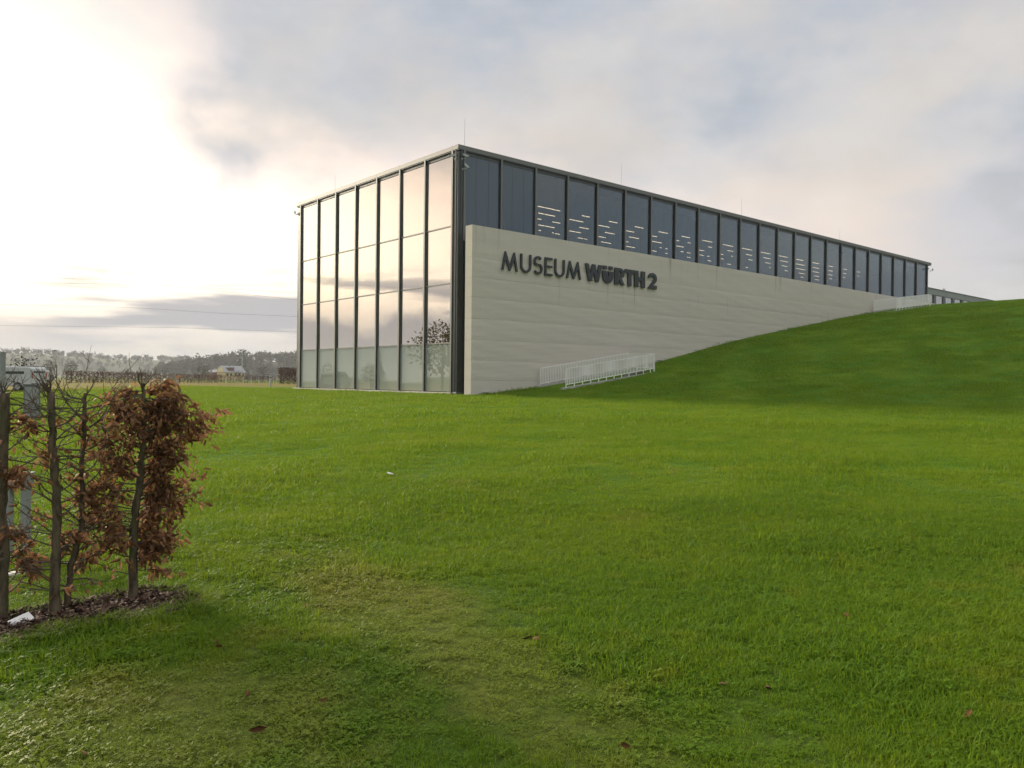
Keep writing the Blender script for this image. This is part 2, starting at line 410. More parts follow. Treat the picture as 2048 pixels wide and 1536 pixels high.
# panes of the west face, each hung a touch out of true
rr = random.Random(5)
def pane(lo, hi, mat, axis, amp=.0026):
    c = [(lo[i]+hi[i])/2 for i in range(3)]
    o = box('pane', tuple(lo[i]-c[i] for i in range(3)), tuple(hi[i]-c[i] for i in range(3)), mat, mus)
    o.location = c
    o.rotation_euler = (rr.gauss(0, amp) if axis == 'y' else 0, rr.gauss(0, amp) if axis == 'x' else 0, rr.gauss(0, amp))
    return o
zr = [.14]+ZM+[ZF-.2]
for i in range(7):
    for j in range(4):
        pane((FD, FA[i]+.06, zr[j]+.03), (FD+.024, FA[i+1]-.06, zr[j+1]-.03), MAT_GLASS_L if j == 0 else MAT_GLASS_W, 'x')
    for z in ZM:
        box('transom', (FD-.045, FA[i]+.056, z-.03), (FD+.06, FA[i+1]-.056, z+.03), MAT_FASCIA, mus)
    for s_ in (1/3, 2/3):
        y = FA[i]+Md*s_
        box('blind_guide', (FD+.075, y-.008, .2), (FD+.09, y+.008, ZF-.2), MAT_DARK, mus)
# pale blinds a hand's breadth behind the upper panes
for i in range(7): box('blind', (FD+.16, FA[i]+.03, 2.55), (FD+.17, FA[i+1]-.03, ZF-.21), plain('blind_cloth', (.42, .41, .39), .9, 0, .06, 2.) if i == 0 else bpy.data.materials['blind_cloth'], mus)
for i in range(23):
    pane((FB[i]+.06, FD, 7.4), (FB[i+1]-.06, FD+.024, ZF-.2), MAT_GLASS_D if i < 2 else MAT_GLASS_S, 'y', .0012)
    for s_ in (1/3, 2/3):
        x = FB[i]+Md*s_
        box('blind_guide', (x-.007, FD-.004 if i < 2 else FD+.075, 7.5), (x+.007, FD-.001 if i < 2 else FD+.09, ZF-.2), MAT_DARK, mus)
# inner posts behind the long face
ip = box('inner_post', (-.03, FD+.1, 7.4), (.03, FD+.22, ZF-.21), MAT_DARK, mus); ip.location = (FB[2], 0, 0)
for x in FB[3:]: shared('inner_post', ip.data, mus, (x, 0, 0))
# room, far walls
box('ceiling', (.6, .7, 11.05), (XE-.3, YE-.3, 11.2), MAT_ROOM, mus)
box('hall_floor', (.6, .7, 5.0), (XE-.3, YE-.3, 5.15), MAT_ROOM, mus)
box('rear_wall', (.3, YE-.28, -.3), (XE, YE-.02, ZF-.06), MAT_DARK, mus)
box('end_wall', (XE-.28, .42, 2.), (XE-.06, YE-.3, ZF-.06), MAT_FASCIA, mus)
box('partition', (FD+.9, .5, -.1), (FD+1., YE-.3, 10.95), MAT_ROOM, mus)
box('lower_wall', (.5, .12, -.4), (XE-.3, .17, 7.35), MAT_DARK, mus)
box('side_frame', (FD, FA[-1]+.055, .14), (FD+.2, YE-.03, ZF-.055), MAT_DARK, mus)

# long lamps under the hall ceiling; pixel pieces drop onto the lamp plane
Z6 = [(110,358,310,402),(316,404,410,424),(112,452,345,496),(105,530,152,540),(310,572,410,592),(120,612,328,654),(116,688,152,692),(304,722,326,726),(338,732,408,742),
(712,487,812,508),(540,538,724,574),(678,646,797,670),(540,694,690,724),(650,790,728,800),(740,805,776,812),
(1080,565,1192,588),(938,618,1082,648),(1028,714,1150,740),(938,770,1026,790),(975,845,1104,868),
(1432,637,1548,660),(1316,693,1418,714),(1354,777,1482,802),(1312,842,1340,848),(1312,904,1430,926),
(1758,706,1880,730),(1668,765,1734,776),(1668,836,1796,862),(1774,924,1794,928),(1846,938,1878,942),(1668,966,1726,976),(1850,1000,1876,1004)]
Z7 = [(122,284,220,300),(68,328,98,334),(194,352,220,358),(70,386,144,402),(114,446,144,452),(182,460,220,466),(182,508,220,514),
(352,326,452,348),(412,398,452,405),(316,432,366,442),(320,484,366,492),(402,498,424,502),(405,546,446,552),
(572,372,678,394),(620,436,676,448),(548,478,576,482),(660,496,676,500),(548,525,576,530),(614,582,656,588),
(778,412,884,434),(818,478,884,490),(850,534,884,542),(822,618,834,622),(978,455,1084,474),(1004,513,1084,528),(1026,568,1084,577),(1066,620,1082,623),
(1175,493,1266,512),(1186,546,1272,562),(1200,600,1272,610),(1234,653,1272,658),(1362,532,1440,546),(1360,580,1448,598),(1366,628,1448,648),(1392,680,1448,690),(1405,724,1446,728),
(1538,567,1604,580),(1538,618,1606,630),(1538,664,1606,676),(1558,710,1606,718),(1560,750,1606,756),(1706,603,1758,612),(1706,652,1756,660),(1704,696,1750,703),(1720,740,1744,744),
(1866,636,1908,643),(1866,682,1898,688),(1866,726,1890,730),(2018,666,2046,672),(2018,710,2036,714)]
mt, kk, out = setup('lamp_tube'); em = kk.new('ShaderNodeEmission'); em.inputs[0].default_value = (1., .70, .42, 1); em.inputs[1].default_value = 1.7
kk.l.new(em.outputs[0], out.inputs[0]); MAT_TUBE = mt
segs = [(1060+a/6.827, 360+b/6.827, 1060+c/6.827, 360+d/6.827) for a, b, c, d in Z6]+[(1340+a/5.389, 420+b/5.389, 1340+c/5.389, 420+d/5.389) for a, b, c, d in Z7]
ZL = 10.32
NUM = 'zero one two three four five six seven eight nine ten eleven twelve thirteen fourteen fifteen sixteen seventeen eighteen nineteen twenty twenty-one twenty-two twenty-three'.split()
for a, b, c, d in segs:
    p, q = onZ(a, b, ZL), onZ(c, d, ZL); y = min(max((p[1]+q[1])/2, .75), 15.5)
    x0, x1 = sorted((p[0], q[0]))
    o = empty('ceiling_lamp', ((x0+x1)/2, y, ZL)); hl = max((x1-x0)/2, .07)
    bay = int(np.searchsorted(FB, onY((a+c)/2, (b+d)/2, FD)[0]))
    tag(o, 'slim warm lit linear lamp inside the hall, seen through glass bay %s from the corner' % NUM[bay], 'lamp', 'linear lamps inside the glazed hall')
    box('tube', (-hl, -.02, -.010), (hl, .02, .018), MAT_TUBE, o)
    box('housing', (-hl-.01, -.035, .02), (hl+.01, .035, .07), MAT_ROOM, o)
    box('hanger', (-.008, -.008, .07), (.008, .008, 11.05-ZL), MAT_ROOM, o)

# ------------------------------------------------------------------ rammed concrete wall in lifts
mt, kk, out = setup('rammed_concrete'); MAT_CONC = mt
pos = kk.new('ShaderNodeNewGeometry').outputs['Position']
oi = kk.new('ShaderNodeObjectInfo').outputs['Random']
na = kk.noise(kk.mapv(pos, (.12, 1, 1.9)), 1.3, 5, .6); nb = kk.noise(pos, 26., 4, .7); nc = kk.noise(kk.mapv(pos, (.10, .5, 3.4)), 2.6, 5, .65)
c = kk.mix(oi, (.585, .545, .480), (.625, .58, .525))
c = kk.mix(kk.step(na, .35, .68), c, (.565, .525, .468))
c = kk.mix(kk.step(nc, .55, .75, 0, .28), c, (.65, .61, .56))
c = kk.mix(kk.step(nb, .54, .72, 0, .5), c, (.40, .38, .34))
p = kk.sep(pos)
st = kk.noise(kk.mapv(pos, (1.7, 1, .05)), 1.1, 4, .7)      # weather streaks from the coping
stt = kk.mul(kk.step(st, .58, .74), kk.step(p[2], 6.2, 7.8))
c = kk.mix(kk.mul(stt, .55), c, (.23, .215, .185))
st2 = kk.noise(kk.mapv(pos, (5., 1, .06)), 1.7, 2, .5)
c = kk.mix(kk.mul(kk.mul(kk.step(st2, .66, .72), .5), kk.mul(kk.step(p[2], 4.2, 5.6), kk.step(p[2], 5.95, 5.9))), c, (.22, .205, .18))
pits = kk.noise(pos, 60., 2, .5)
principled(kk, out, c, .88, 0, .2, kk.add(kk.add(kk.mul(na, .3), nb), kk.mul(kk.step(pits, .30, .40), .6)), .45, .012)
wall = empty('concrete_wall', (0, -.95, 0)); wy0, wy1, wx0, wx1 = -1.20, -.70, -.05, 51.5
tag(wall, 'long pale rammed concrete wall in front of the glazed hall, sinking into the grass mound', 'wall')
zb = [-1.0, .72, 1.66, 2.62, 3.56, 4.53, 5.47, 6.37, 7.83]
xs = np.linspace(wx0, wx1, 200)
def wob(i, x): return 0*x if i in (0, len(zb)-1) else .016*np.sin(x*.21+i*1.7)+.008*np.sin(x*1.31+i*2.9)+.006*np.sin(x*3.7+i)+.006*np.sin(x*7.9+i*4)
for i in range(len(zb)-1):
    lo = zb[i]+wob(i, xs)+.003; hi = zb[i+1]+wob(i+1, xs)-.003
    off = rr.uniform(-.003, .003)
    V = []; Q = []; nz = 7; nx = len(xs)
    # front grid, then top and bottom edges and the west end
    for ix in range(nx):
        for iz in range(nz):
            t = iz/(nz-1); edge = .008 if iz in (0, nz-1) else 0
            V.append((xs[ix], wy0+off+edge+.003*math.sin(xs[ix]*2.1+iz*1.9+i), lo[ix]*(1-t)+hi[ix]*t))
    for ix in range(nx-1):
        for iz in range(nz-1):
            a = ix*nz+iz; Q.append((a, a+nz, a+nz+1, a+1))
    b = len(V)
    for ix in range(nx): V.append((xs[ix], wy1, lo[ix])); V.append((xs[ix], wy1, hi[ix]))
    for ix in range(nx-1):
        Q.append((ix*nz, b+2*ix, b+2*ix+2, (ix+1)*nz)); Q.append((ix*nz+nz-1, (ix+1)*nz+nz-1, b+2*ix+3, b+2*ix+1))
        Q.append((b+2*ix, b+2*ix+1, b+2*ix+3, b+2*ix+2))
    F_ = [tuple(q) for q in Q]+[tuple([b+1, b]+[iz for iz in range(nz)])]
    o = mesh('concrete_lift', [(v[0], v[1]+.95, v[2]) for v in V], F_, MAT_CONC, wall)
box('wall_core', (wx0+.03, wy0+.985, -1.), (wx1, wy1+.91, 7.78), MAT_CONC2, wall)

# ------------------------------------------------------------------ lettering
MAT_LET = plain('letter_metal', (.040, .048, .058), .5, .3, .12, 3.)
def arc(cx, cy, rx, ry, a0, a1, n=14): return [(cx+rx*math.cos(R(a0+(a1-a0)*i/n)), cy+ry*math.sin(R(a0+(a1-a0)*i/n))) for i in range(n+1)]
def stroke(pts, t, taper=None):
    L, Rr = [], []
    n = len(pts)
    for i, p in enumerate(pts):
        p = Vector(p)
        d0 = (p-Vector(pts[i-1])).normalized() if i else None
        d1 = (Vector(pts[i+1])-p).normalized() if i < n-1 else None
        d0 = d0 or d1; d1 = d1 or d0
        n0 = Vector((-d0.y, d0.x)); n1 = Vector((-d1.y, d1.x)); mm = (n0+n1)
        mm = mm.normalized() if mm.length > 1e-4 else n0
        h = t/2/max(.22, mm.dot(n0)); L.append(tuple(p+mm*h)); Rr.append(tuple(p-mm*h))
    return L+Rr[::-1]
def L_M(w):
    t = .115; a = .20*w
    return [[[(0, 0), (t*.98, 0), (a+.028, .62), (.5*w-.035, 0), (.5*w+.035, 0), (w-a-.028, .62), (w-t*.98, 0), (w, 0), (w-a+.01, 1), (w-a-.055, 1), (.5*w, .26), (a+.055, 1), (a-.01, 1)]]]
def L_U(w, t, top=1.): r = w/2; return [[[(0, top)]+arc(r, r, r, r, 180, 360)+[(w, top), (w-t, top)]+arc(r, r, r-t, r-t, 360, 180)+[(t, top)]]]
def L_S(w):
    t = .12; u = .255; x = w/2; r1 = w/2-t/2-.02; r2 = w/2-t/2
    top = arc(x, 1-t/2-u+.03, r1, u-.03, 35, 232, 14); bot = arc(x, t/2+u, r2, u, 52, -150, 16)
    return [[stroke(top+bot, t)]]
def L_E(w):
    t = .12; return [[[(0, 0), (w, 0), (w, t), (t, t), (t, .45), (w*.96, .45), (w*.96, .45+t*.95), (t, .45+t*.95), (t, 1-t), (w, 1-t), (w, 1), (0, 1)]]]
def L_W(w): return [[[(x*w, y) for x, y in [(0, 1), (.20, 1), (.30, .42), (.41, 1), (.59, 1), (.70, .42), (.80, 1), (1, 1), (.80, 0), (.62, 0), (.5, .56), (.38, 0), (.20, 0)]]]]
def L_UE(w):
    t = .26*w/.58; d = .17
    return L_U(w, t, .71)+[[[(.06*w, .82), (.40*w, .82), (.40*w, 1.02), (.06*w, 1.02)]], [[(.60*w, .82), (.94*w, .82), (.94*w, 1.02), (.60*w, 1.02)]]]
def L_R(w):
    t = .40*w; r = .31
    return [[[(0, 0), (t, 0), (t, .34), (.66*w, 0), (w, 0), (.66*w, .395)]+arc(.52*w, .69, .44*w, r, -55, 90, 12)+[(0, 1)],
             [(t, .54)]+[(t, .82)]+arc(.47*w, .68, .17*w, .14, 90, -90, 8)]]
def L_T(w): t = .36*w; b = .22; return [[[(0, 1), (0, 1-b), (w/2-t/2, 1-b), (w/2-t/2, 0), (w/2+t/2, 0), (w/2+t/2, 1-b), (w, 1-b), (w, 1)]]]
def L_H(w): t = .36*w; return [[[(0, 0), (t, 0), (t, .39), (w-t, .39), (w-t, 0), (w, 0), (w, 1), (w-t, 1), (w-t, .61), (t, .61), (t, 1), (0, 1)]]]
def L_2(w):
    t = .24; r = w/2
    o = arc(r, .66, r, .34, 172, -30, 18)+[(.56*w, .23), (w, .23), (w, 0), (0, 0), (0, .06)]
    i_ = arc(r, .66, r-t, .34-t+.03, -25, 165, 14)
    return [[o+[(.0, .03)]+i_]]
letters = [('M', 85, 272, L_M), ('U', 305, 430, lambda w: L_U(w, .12)), ('S', 458, 562, L_S), ('E', 590, 678, L_E), ('U', 705, 822, lambda w: L_U(w, .12)), ('M', 845, 1012, L_M),
           ('W', 1062, 1258, L_W), ('UE', 1265, 1390, L_UE), ('R', 1408, 1525, L_R), ('T', 1528, 1638, L_T), ('H', 1640, 1762, L_H), ('2', 1800, 1900, L_2)]
CAPZ, CAPH = 5.92, .894
sign = empty('wall_lettering', (onY(1004, 539, -1.28)[0], -1.28, CAPZ))
tag(sign, 'large dark grey raised capital letters spelling the museum name on the concrete wall', 'sign')
for nm, a, b, fn in letters:
    xa = onY(990+a/5.851, 540, -1.32)[0]; xb = onY(990+b/5.851, 540, -1.32)[0]; w = (xb-xa)/CAPH
    V, Fc = [], []
    for polys in fn(w):
        base_i = len(V); flat = [p for poly in polys for p in poly]
        tri = tessellate_polygon([[Vector((p[0], p[1], 0)) for p in poly] for poly in polys])
        nn = len(flat)
        V += [(p[0]*CAPH, -.03, p[1]*CAPH) for p in flat]+[(p[0]*CAPH, .045, p[1]*CAPH) for p in flat]
        Fc += [tuple(base_i+i for i in t) for t in tri]+[tuple(base_i+nn+i for i in t[::-1]) for t in tri]
        s0 = base_i
        for poly in polys:
            n_ = len(poly)
            for i in range(n_):
                j = (i+1) % n_; Fc.append((s0+i, s0+j, s0+nn+j, s0+nn+i))
            s0 += n_
    o = mesh('letter', V, Fc, MAT_LET, sign); o.location = (xa-sign.location[0], 0, 0)
    bm = bmesh.new(); bm.from_mesh(o.data); bmesh.ops.recalc_face_normals(bm, faces=bm.faces); bm.to_mesh(o.data); bm.free()
    box('stand_off', (w*CAPH*.5-.02, .045, .05), (w*CAPH*.5+.02, .09, .09), MAT_LET, o)

# ------------------------------------------------------------------ railings around the two light wells
def railing(x0, x1, yb, yf, label, lab2):
    zt = lambda x, y: float(ground(x, y))
    H, sp = .88, .112
    za_f, zb_f = zt(x0, yf)+.10, zt(x1, yf)+.06
    za_b, zb_b = zt(x0, yb)+.04, zt(x1, yb)+.02
    wellobj = empty('light_well', (x0, (yb+yf)/2, za_f-.1)); tag(wellobj, lab2, 'light well')
    L = wellobj.location
    def hx(name, xa, xb, ya, yb_, zla, zlb, th, mat, par, dz=.5):
        MB().hexa([(xa-L[0], ya-L[1], zla-dz-L[2]), (xb-L[0], ya-L[1], zlb-dz-L[2]), (xb-L[0], yb_-L[1], zlb-dz-L[2]), (xa-L[0], yb_-L[1], zla-dz-L[2]),
                   (xa-L[0], ya-L[1], zla-L[2]), (xb-L[0], ya-L[1], zlb-L[2]), (xb-L[0], yb_-L[1], zlb-L[2]), (xa-L[0], yb_-L[1], zla-L[2])]).build(name, mat, par)
    hx('kerb', x0-.25, x1+.35, yf-.12, yf+.10, za_f-.04, zb_f-.03, 0, MAT_CONC2, wellobj)
    hx('kerb', x0-.25, x1+.1, yb-.10, yb+.12, za_b+.01, zb_b+.02, 0, MAT_CONC2, wellobj)
    hx('slab', x0, x1, yf+.102, yb-.102, za_f-.09, zb_f-.12, 0, MAT_CONC2, wellobj)
    hx('shade_block', x0+1.6, x1-.4, yf+.25, yb-.25, za_f+.02, zb_f-.05, 0, MAT_BLACK, wellobj)  # added black block stands in for the dark, shaded opening of the well
    r = empty('railing', (x0, yf, za_f)); tag(r, label, 'railing')
    O = r.location
    unit = None
    def run(pa, pb, zla, zlb, posts):
        nonlocal unit
        d = Vector((pb[0]-pa[0], pb[1]-pa[1])); n = max(2, round(d.length/sp))
        ang = math.atan2(d.y, d.x)
        for nm, zo, hh in (('top_rail', H-.035, .035), ('bottom_rail', .10, .03)):
            MB().hexa([(pa[0]-O[0]-d.y/d.length*.02, pa[1]-O[1]+d.x/d.length*.02, zla+zo-O[2]), (pa[0]-O[0]+d.y/d.length*.02, pa[1]-O[1]-d.x/d.length*.02, zla+zo-O[2]),
                       (pb[0]-O[0]+d.y/d.length*.02, pb[1]-O[1]-d.x/d.length*.02, zlb+zo-O[2]), (pb[0]-O[0]-d.y/d.length*.02, pb[1]-O[1]+d.x/d.length*.02, zlb+zo-O[2]),
                       (pa[0]-O[0]-d.y/d.length*.02, pa[1]-O[1]+d.x/d.length*.02, zla+zo+hh-O[2]), (pa[0]-O[0]+d.y/d.length*.02, pa[1]-O[1]-d.x/d.length*.02, zla+zo+hh-O[2]),
                       (pb[0]-O[0]+d.y/d.length*.02, pb[1]-O[1]-d.x/d.length*.02, zlb+zo+hh-O[2]), (pb[0]-O[0]-d.y/d.length*.02, pb[1]-O[1]+d.x/d.length*.02, zlb+zo+hh-O[2])]).build(nm, MAT_WHITE, r)
        for i in range(n+1):
            t = i/n; x, y, z = pa[0]+d.x*t, pa[1]+d.y*t, zla*(1-t)+zlb*t
            if unit is None:
                unit = [box('baluster', (-.021, -.008, .131), (.021, .008, H-.036), MAT_WHITE, r), box('post', (-.022, -.012, -.06), (.022, .012, .099), MAT_WHITE, r)]
                b_ = unit[0]
            else: b_ = shared('baluster', unit[0].data, r)
            b_.location = (x-O[0], y-O[1], z-O[2]); b_.rotation_euler[2] = ang
            if i % 5 == 0 or i == n:
                p_ = unit[1] if unit[1] is not None and i == 0 and unit[1].location.length == 0 and len(unit) == 2 else shared('post', unit[1].data, r)
                if len(unit) == 2: unit.append(1)
                p_.location = (x-O[0], y-O[1], z-O[2]); p_.rotation_euler[2] = ang
    run((x0, yf), (x1, yf), za_f, zb_f, 5)
    run((x0, yb), (x1, yb), za_b, zb_b, 5)
    run((x1, yf+.06), (x1, yb-.06), zb_f, zb_b, 5)
    return r
railing(4.02, 10.50, -1.455, -3.234, 'white slatted metal railing around the lower light well by the lettering wall', 'sloping concrete light well at the foot of the wall below the lettering')
railing(39.18, 45.44, -1.455, -3.166, 'white slatted metal railing around the upper light well at the top of the mound', 'sloping concrete light well on top of the grass mound')

# ------------------------------------------------------------------ cameras, rods, small boxes
def sec_cam(loc, yaw, pitch, label, wall_dir):
    o = empty('security_camera', loc); tag(o, label, 'camera', 'security cameras under the roof edge')
    e = Euler((0, pitch, yaw)).to_matrix().to_4x4()
    def put(ob): ob.matrix_local = e; return ob
    put(MB().box((-.14, -.04, -.045), (.13, .04, .035)).build('housing', MAT_STEEL, o, bevel=.012))
    put(MB().box((-.15, -.05, .036), (.17, .05, .05)).build('sun_hood', MAT_STEEL, o))
    put(MB().tube([(.128, 0, -.005), (.15, 0, -.005)], .03, 10).build('lens', MAT_BLACK, o))
    w = Vector(wall_dir)
    MB().tube([(0, 0, -.045), (0, 0, -.12), tuple(w*.5+Vector((0, 0, -.13))), tuple(w+Vector((0, 0, -.13)))], .014, 6).build('arm', MAT_STEEL, o)
    MB().box((w.x-.03, w.y-.03, -.18), (w.x+.03, w.y+.03, -.08)).build('mount', MAT_STEEL, o)
    return o
sec_cam((-.12, .30, 11.26), R(150), R(14), 'security camera on the glass corner pointing along the mirror facade', (.19, 0, 0))
sec_cam((.36, -.12, 11.26), R(-20), R(14), 'upper security camera above the dark glass beside the corner column', (-.1, .18, 0))
sec_cam((.42, -.14, 10.78), R(-50), R(48), 'steeply tilted security camera below another one at the corner column', (-.12, .2, 0))
sec_cam((XE-.9, -.10, 11.15), R(190), R(10), 'security camera pointing back along the hall at its far end', (.2, .15, 0))
sec_cam((XE+.12, -.05, 11.15), R(10), R(12), 'security camera pointing outward past the far end of the hall', (-.2, .12, 0))
sec_cam((-.02, YE+.12, 11.2), R(60), R(10), 'security camera at the outer edge of the mirror facade', (.08, -.14, 0))
def rod(x, y, h, label):
    o = empty('lightning_rod', (x, y, ZT-.03)); tag(o, label, 'lightning rod', 'lightning rods on the museum roof')
    MB().tube([(0, 0, .05), (0, 0, h)], [.011, .006], 6).build('rod', MAT_STEEL, o)
    MB().tube([(0, 0, 0), (0, 0, .08)], [.07, .05], 8).build('foot', MAT_CONC2, o)
rod(.9, .7, 1.6, 'thin lightning rod on the roof edge above the glass corner')
rod(1.2, 14.2, 1.5, 'thin lightning rod on the roof above the mirror facade')
for px, nth in ((1242, 'first'), (1483, 'second'), (1680, 'third'), (1817, 'last')):
    x = onY(px, 420, .9)[0]; rod(x, .9, 1.55, 'thin lightning rod above the long dark facade, %s after the corner rod' % nth)
for px, lab in ((972, 'small grey outlet box at the foot of the concrete wall near the corner'), (1730, 'small dark outlet box at the foot of the concrete wall beside the upper railing'), (1318, 'small dark outlet box at the foot of the wall beside the lower railing')):
    x = onY(px, 780, -1.28)[0]; z = float(ground(x, -1.35))
    o = empty('outlet_box', (x, -1.33, z)); tag(o, lab, 'box')
    MB().box((-.12, -.09, -.06), (.12, .12, .10)).build('case', MAT_STEEL, o, bevel=.015); box('grille', (-.10, -.10, -.02), (.10, -.092, .07), MAT_BLACK, o)

# ------------------------------------------------------------------ the far wing
wing = empty('office_wing', (54, 1.5, 7)); tag(wing, 'low grey panelled wing with a row of windows behind the grass mound', 'building')
YW = 1.5; zt_ = onY(1862, 575.5, YW)[2]; zw1 = onY(1862, 588.5, YW)[2]
MAT_PANEL = plain('grey_panel', (.27, .285, .29), .6, .2, .08, 2.); MAT_WGL = glass('wing_glass', (.3, .3, .3), .35, .5, (1, 1, 1), (.30, .33, .34), .8)
wl = Vector(wing.location)
def wbox(nm, lo, hi, mat, par, bevel=0.): return box(nm, tuple(Vector(lo)-wl), tuple(Vector(hi)-wl), mat, par, bevel)
for i in range(22):
    a = 54+i*Md
    wbox('panel', (a+.012, YW, zw1), (a+Md-.012, YW+.2, zt_-.08), MAT_PANEL, wing)
    w_ = wbox('window', (a+.10, YW+.10, zw1-2.6), (a+Md-.45, YW+.13, zw1-.004), MAT_WGL, wing)
    wbox('pier', (a-.45, YW+.02, zw1-2.8), (a+.10, YW+.25, zw1-.004), MAT_DARK, wing)
wbox('coping', (53.7, YW-.04, zt_-.078), (54+22*Md, YW+12, zt_), MAT_FASCIA, wing)
wbox('wall', (53.7, YW+.26, 4.), (54+22*Md, YW+11.9, zt_-.08), MAT_DARK, wing)
ms = empty('roof_mast', (onY(1886, 582, 4.)[0], 4., zt_-.01)); tag(ms, 'small mast with a camera arm on the low wing roof', 'mast')
MB().tube([(0, 0, 0), (0, 0, 1.0)], .03, 6).build('pole', MAT_STEEL, ms); box('camera_arm', (.03, -.05, .78), (.5, .05, .9), MAT_STEEL, ms)

# ------------------------------------------------------------------ plants
def leafmat(name, ca, cb, trans=.35, rough=.55):
    mt, kk, out = setup(name)
    geo = kk.new('ShaderNodeNewGeometry'); rnd = geo.outputs['Random Per Island']
    n = kk.noise(geo.outputs['Position'], 9., 3)
    c = kk.mix(kk.step(kk.add(kk.mul(rnd, .7), kk.mul(n, .3)), .1, .9), ca, cb)
    p = kk.new('ShaderNodeBsdfPrincipled'); kk.put(p.inputs['Base Color'], c); p.inputs['Roughness'].default_value = rough; p.inputs['Specular IOR Level'].default_value = .3
    t = kk.new('ShaderNodeBsdfTranslucent'); kk.put(t.inputs[0], c)
    mx = kk.new('ShaderNodeMixShader'); mx.inputs[0].default_value = trans
    kk.l.new(p.outputs[0], mx.inputs[1]); kk.l.new(t.outputs[0], mx.inputs[2]); kk.l.new(mx.outputs[0], out.inputs[0]); return mt
mt, kk, out = setup('bark'); MAT_BARK = mt
pos = kk.new('ShaderNodeNewGeometry').outputs['Position']
n = kk.noise(kk.mapv(pos, (1, 1, .35)), 26., 5, .65); n2 = kk.noise(pos, 9., 3)
c = kk.mix(kk.step(n, .32, .66), (.050, .038, .024), (.140, .112, .072)); c = kk.mix(kk.step(n2, .52, .7, 0, .7), c, (.085, .095, .045))
principled(kk, out, c, .85, 0, .2, n, .7, .006)
MAT_TWIG = plain('twig_bark', (.095, .072, .050), .8, 0, .25, 14.)
MAT_BROWN = leafmat('dry_leaf', (.13, .062, .030), (.42, .225, .115), .4)
MAT_FAR = leafmat('far_twigs', (.034, .037, .028), (.060, .060, .043), .0, 1.)
MAT_FARG = leafmat('far_evergreen', (.030, .045, .024), (.055, .070, .035), .1, .9)
MAT_RED = leafmat('hedge_brown', (.070, .036, .024), (.135, .078, .050), .15, .8)

def leaves(P, D, size, curl=.25, seed=1, ratio=.5):
    """pointed leaves folded along the midrib; P points, D hanging directions"""
    r = np.random.default_rng(seed); n = len(P); P = np.asarray(P); D = np.asarray(D)
    D = D/np.linalg.norm(D, axis=1, keepdims=True); X = r.normal(size=(n, 3)); S = np.cross(D, X); S /= np.linalg.norm(S, axis=1, keepdims=True)
    Nn = np.cross(S, D); s = size*r.uniform(.65, 1.25, (n, 1)); c = curl*r.uniform(.3, 1.6, (n, 1))
    w = ratio*.5
    p0 = P; p1 = P+D*s*.34+S*s*w+Nn*s*c*.35; p2 = P+D*s*.34-S*s*w+Nn*s*c*.35
    p3 = P+D*s*.72+S*s*w*.72+Nn*s*c*.75; p4 = P+D*s*.72-S*s*w*.72+Nn*s*c*.75; pm = P+D*s*.40; pk = P+D*s*.74+Nn*s*c*.4; p5 = P+D*s*1.0+Nn*s*c*.9
    V = np.stack([p0, p1, p2, p3, p4, pm, pk, p5], 1).reshape(-1, 3); b = (np.arange(n)*8)[:, None]
    Fq = np.array([[0, 1, 5, 5], [0, 5, 2, 2], [1, 3, 6, 5], [5, 6, 4, 2], [3, 7, 6, 6], [6, 7, 4, 4]])
    T = np.array([[0, 1, 5], [0, 5, 2], [1, 3, 6], [1, 6, 5], [5, 6, 4], [5, 4, 2], [3, 7, 6], [6, 7, 4]])
    return V, (b[:, None, :]+T[None]).reshape(-1, 3)
def limb(r, p, d, length, rad, n=6, wig=.25, lift=.1, tip=.25):
    pts = [Vector(p)]; d = Vector(d).normalized(); rads = [rad]
    for i in range(n):
        d = (d+Vector((r.gauss(0, wig), r.gauss(0, wig), r.gauss(0, wig)+lift))*.5).normalized()
        pts.append(pts[-1]+d*length/n); rads.append(rad*(1-(1-tip)*(i+1)/n))
    return pts, rads
HX = Vector((1, 0, 0)); HY = Vector((0, 1, 0))   # the hedge runs along the museum's long side
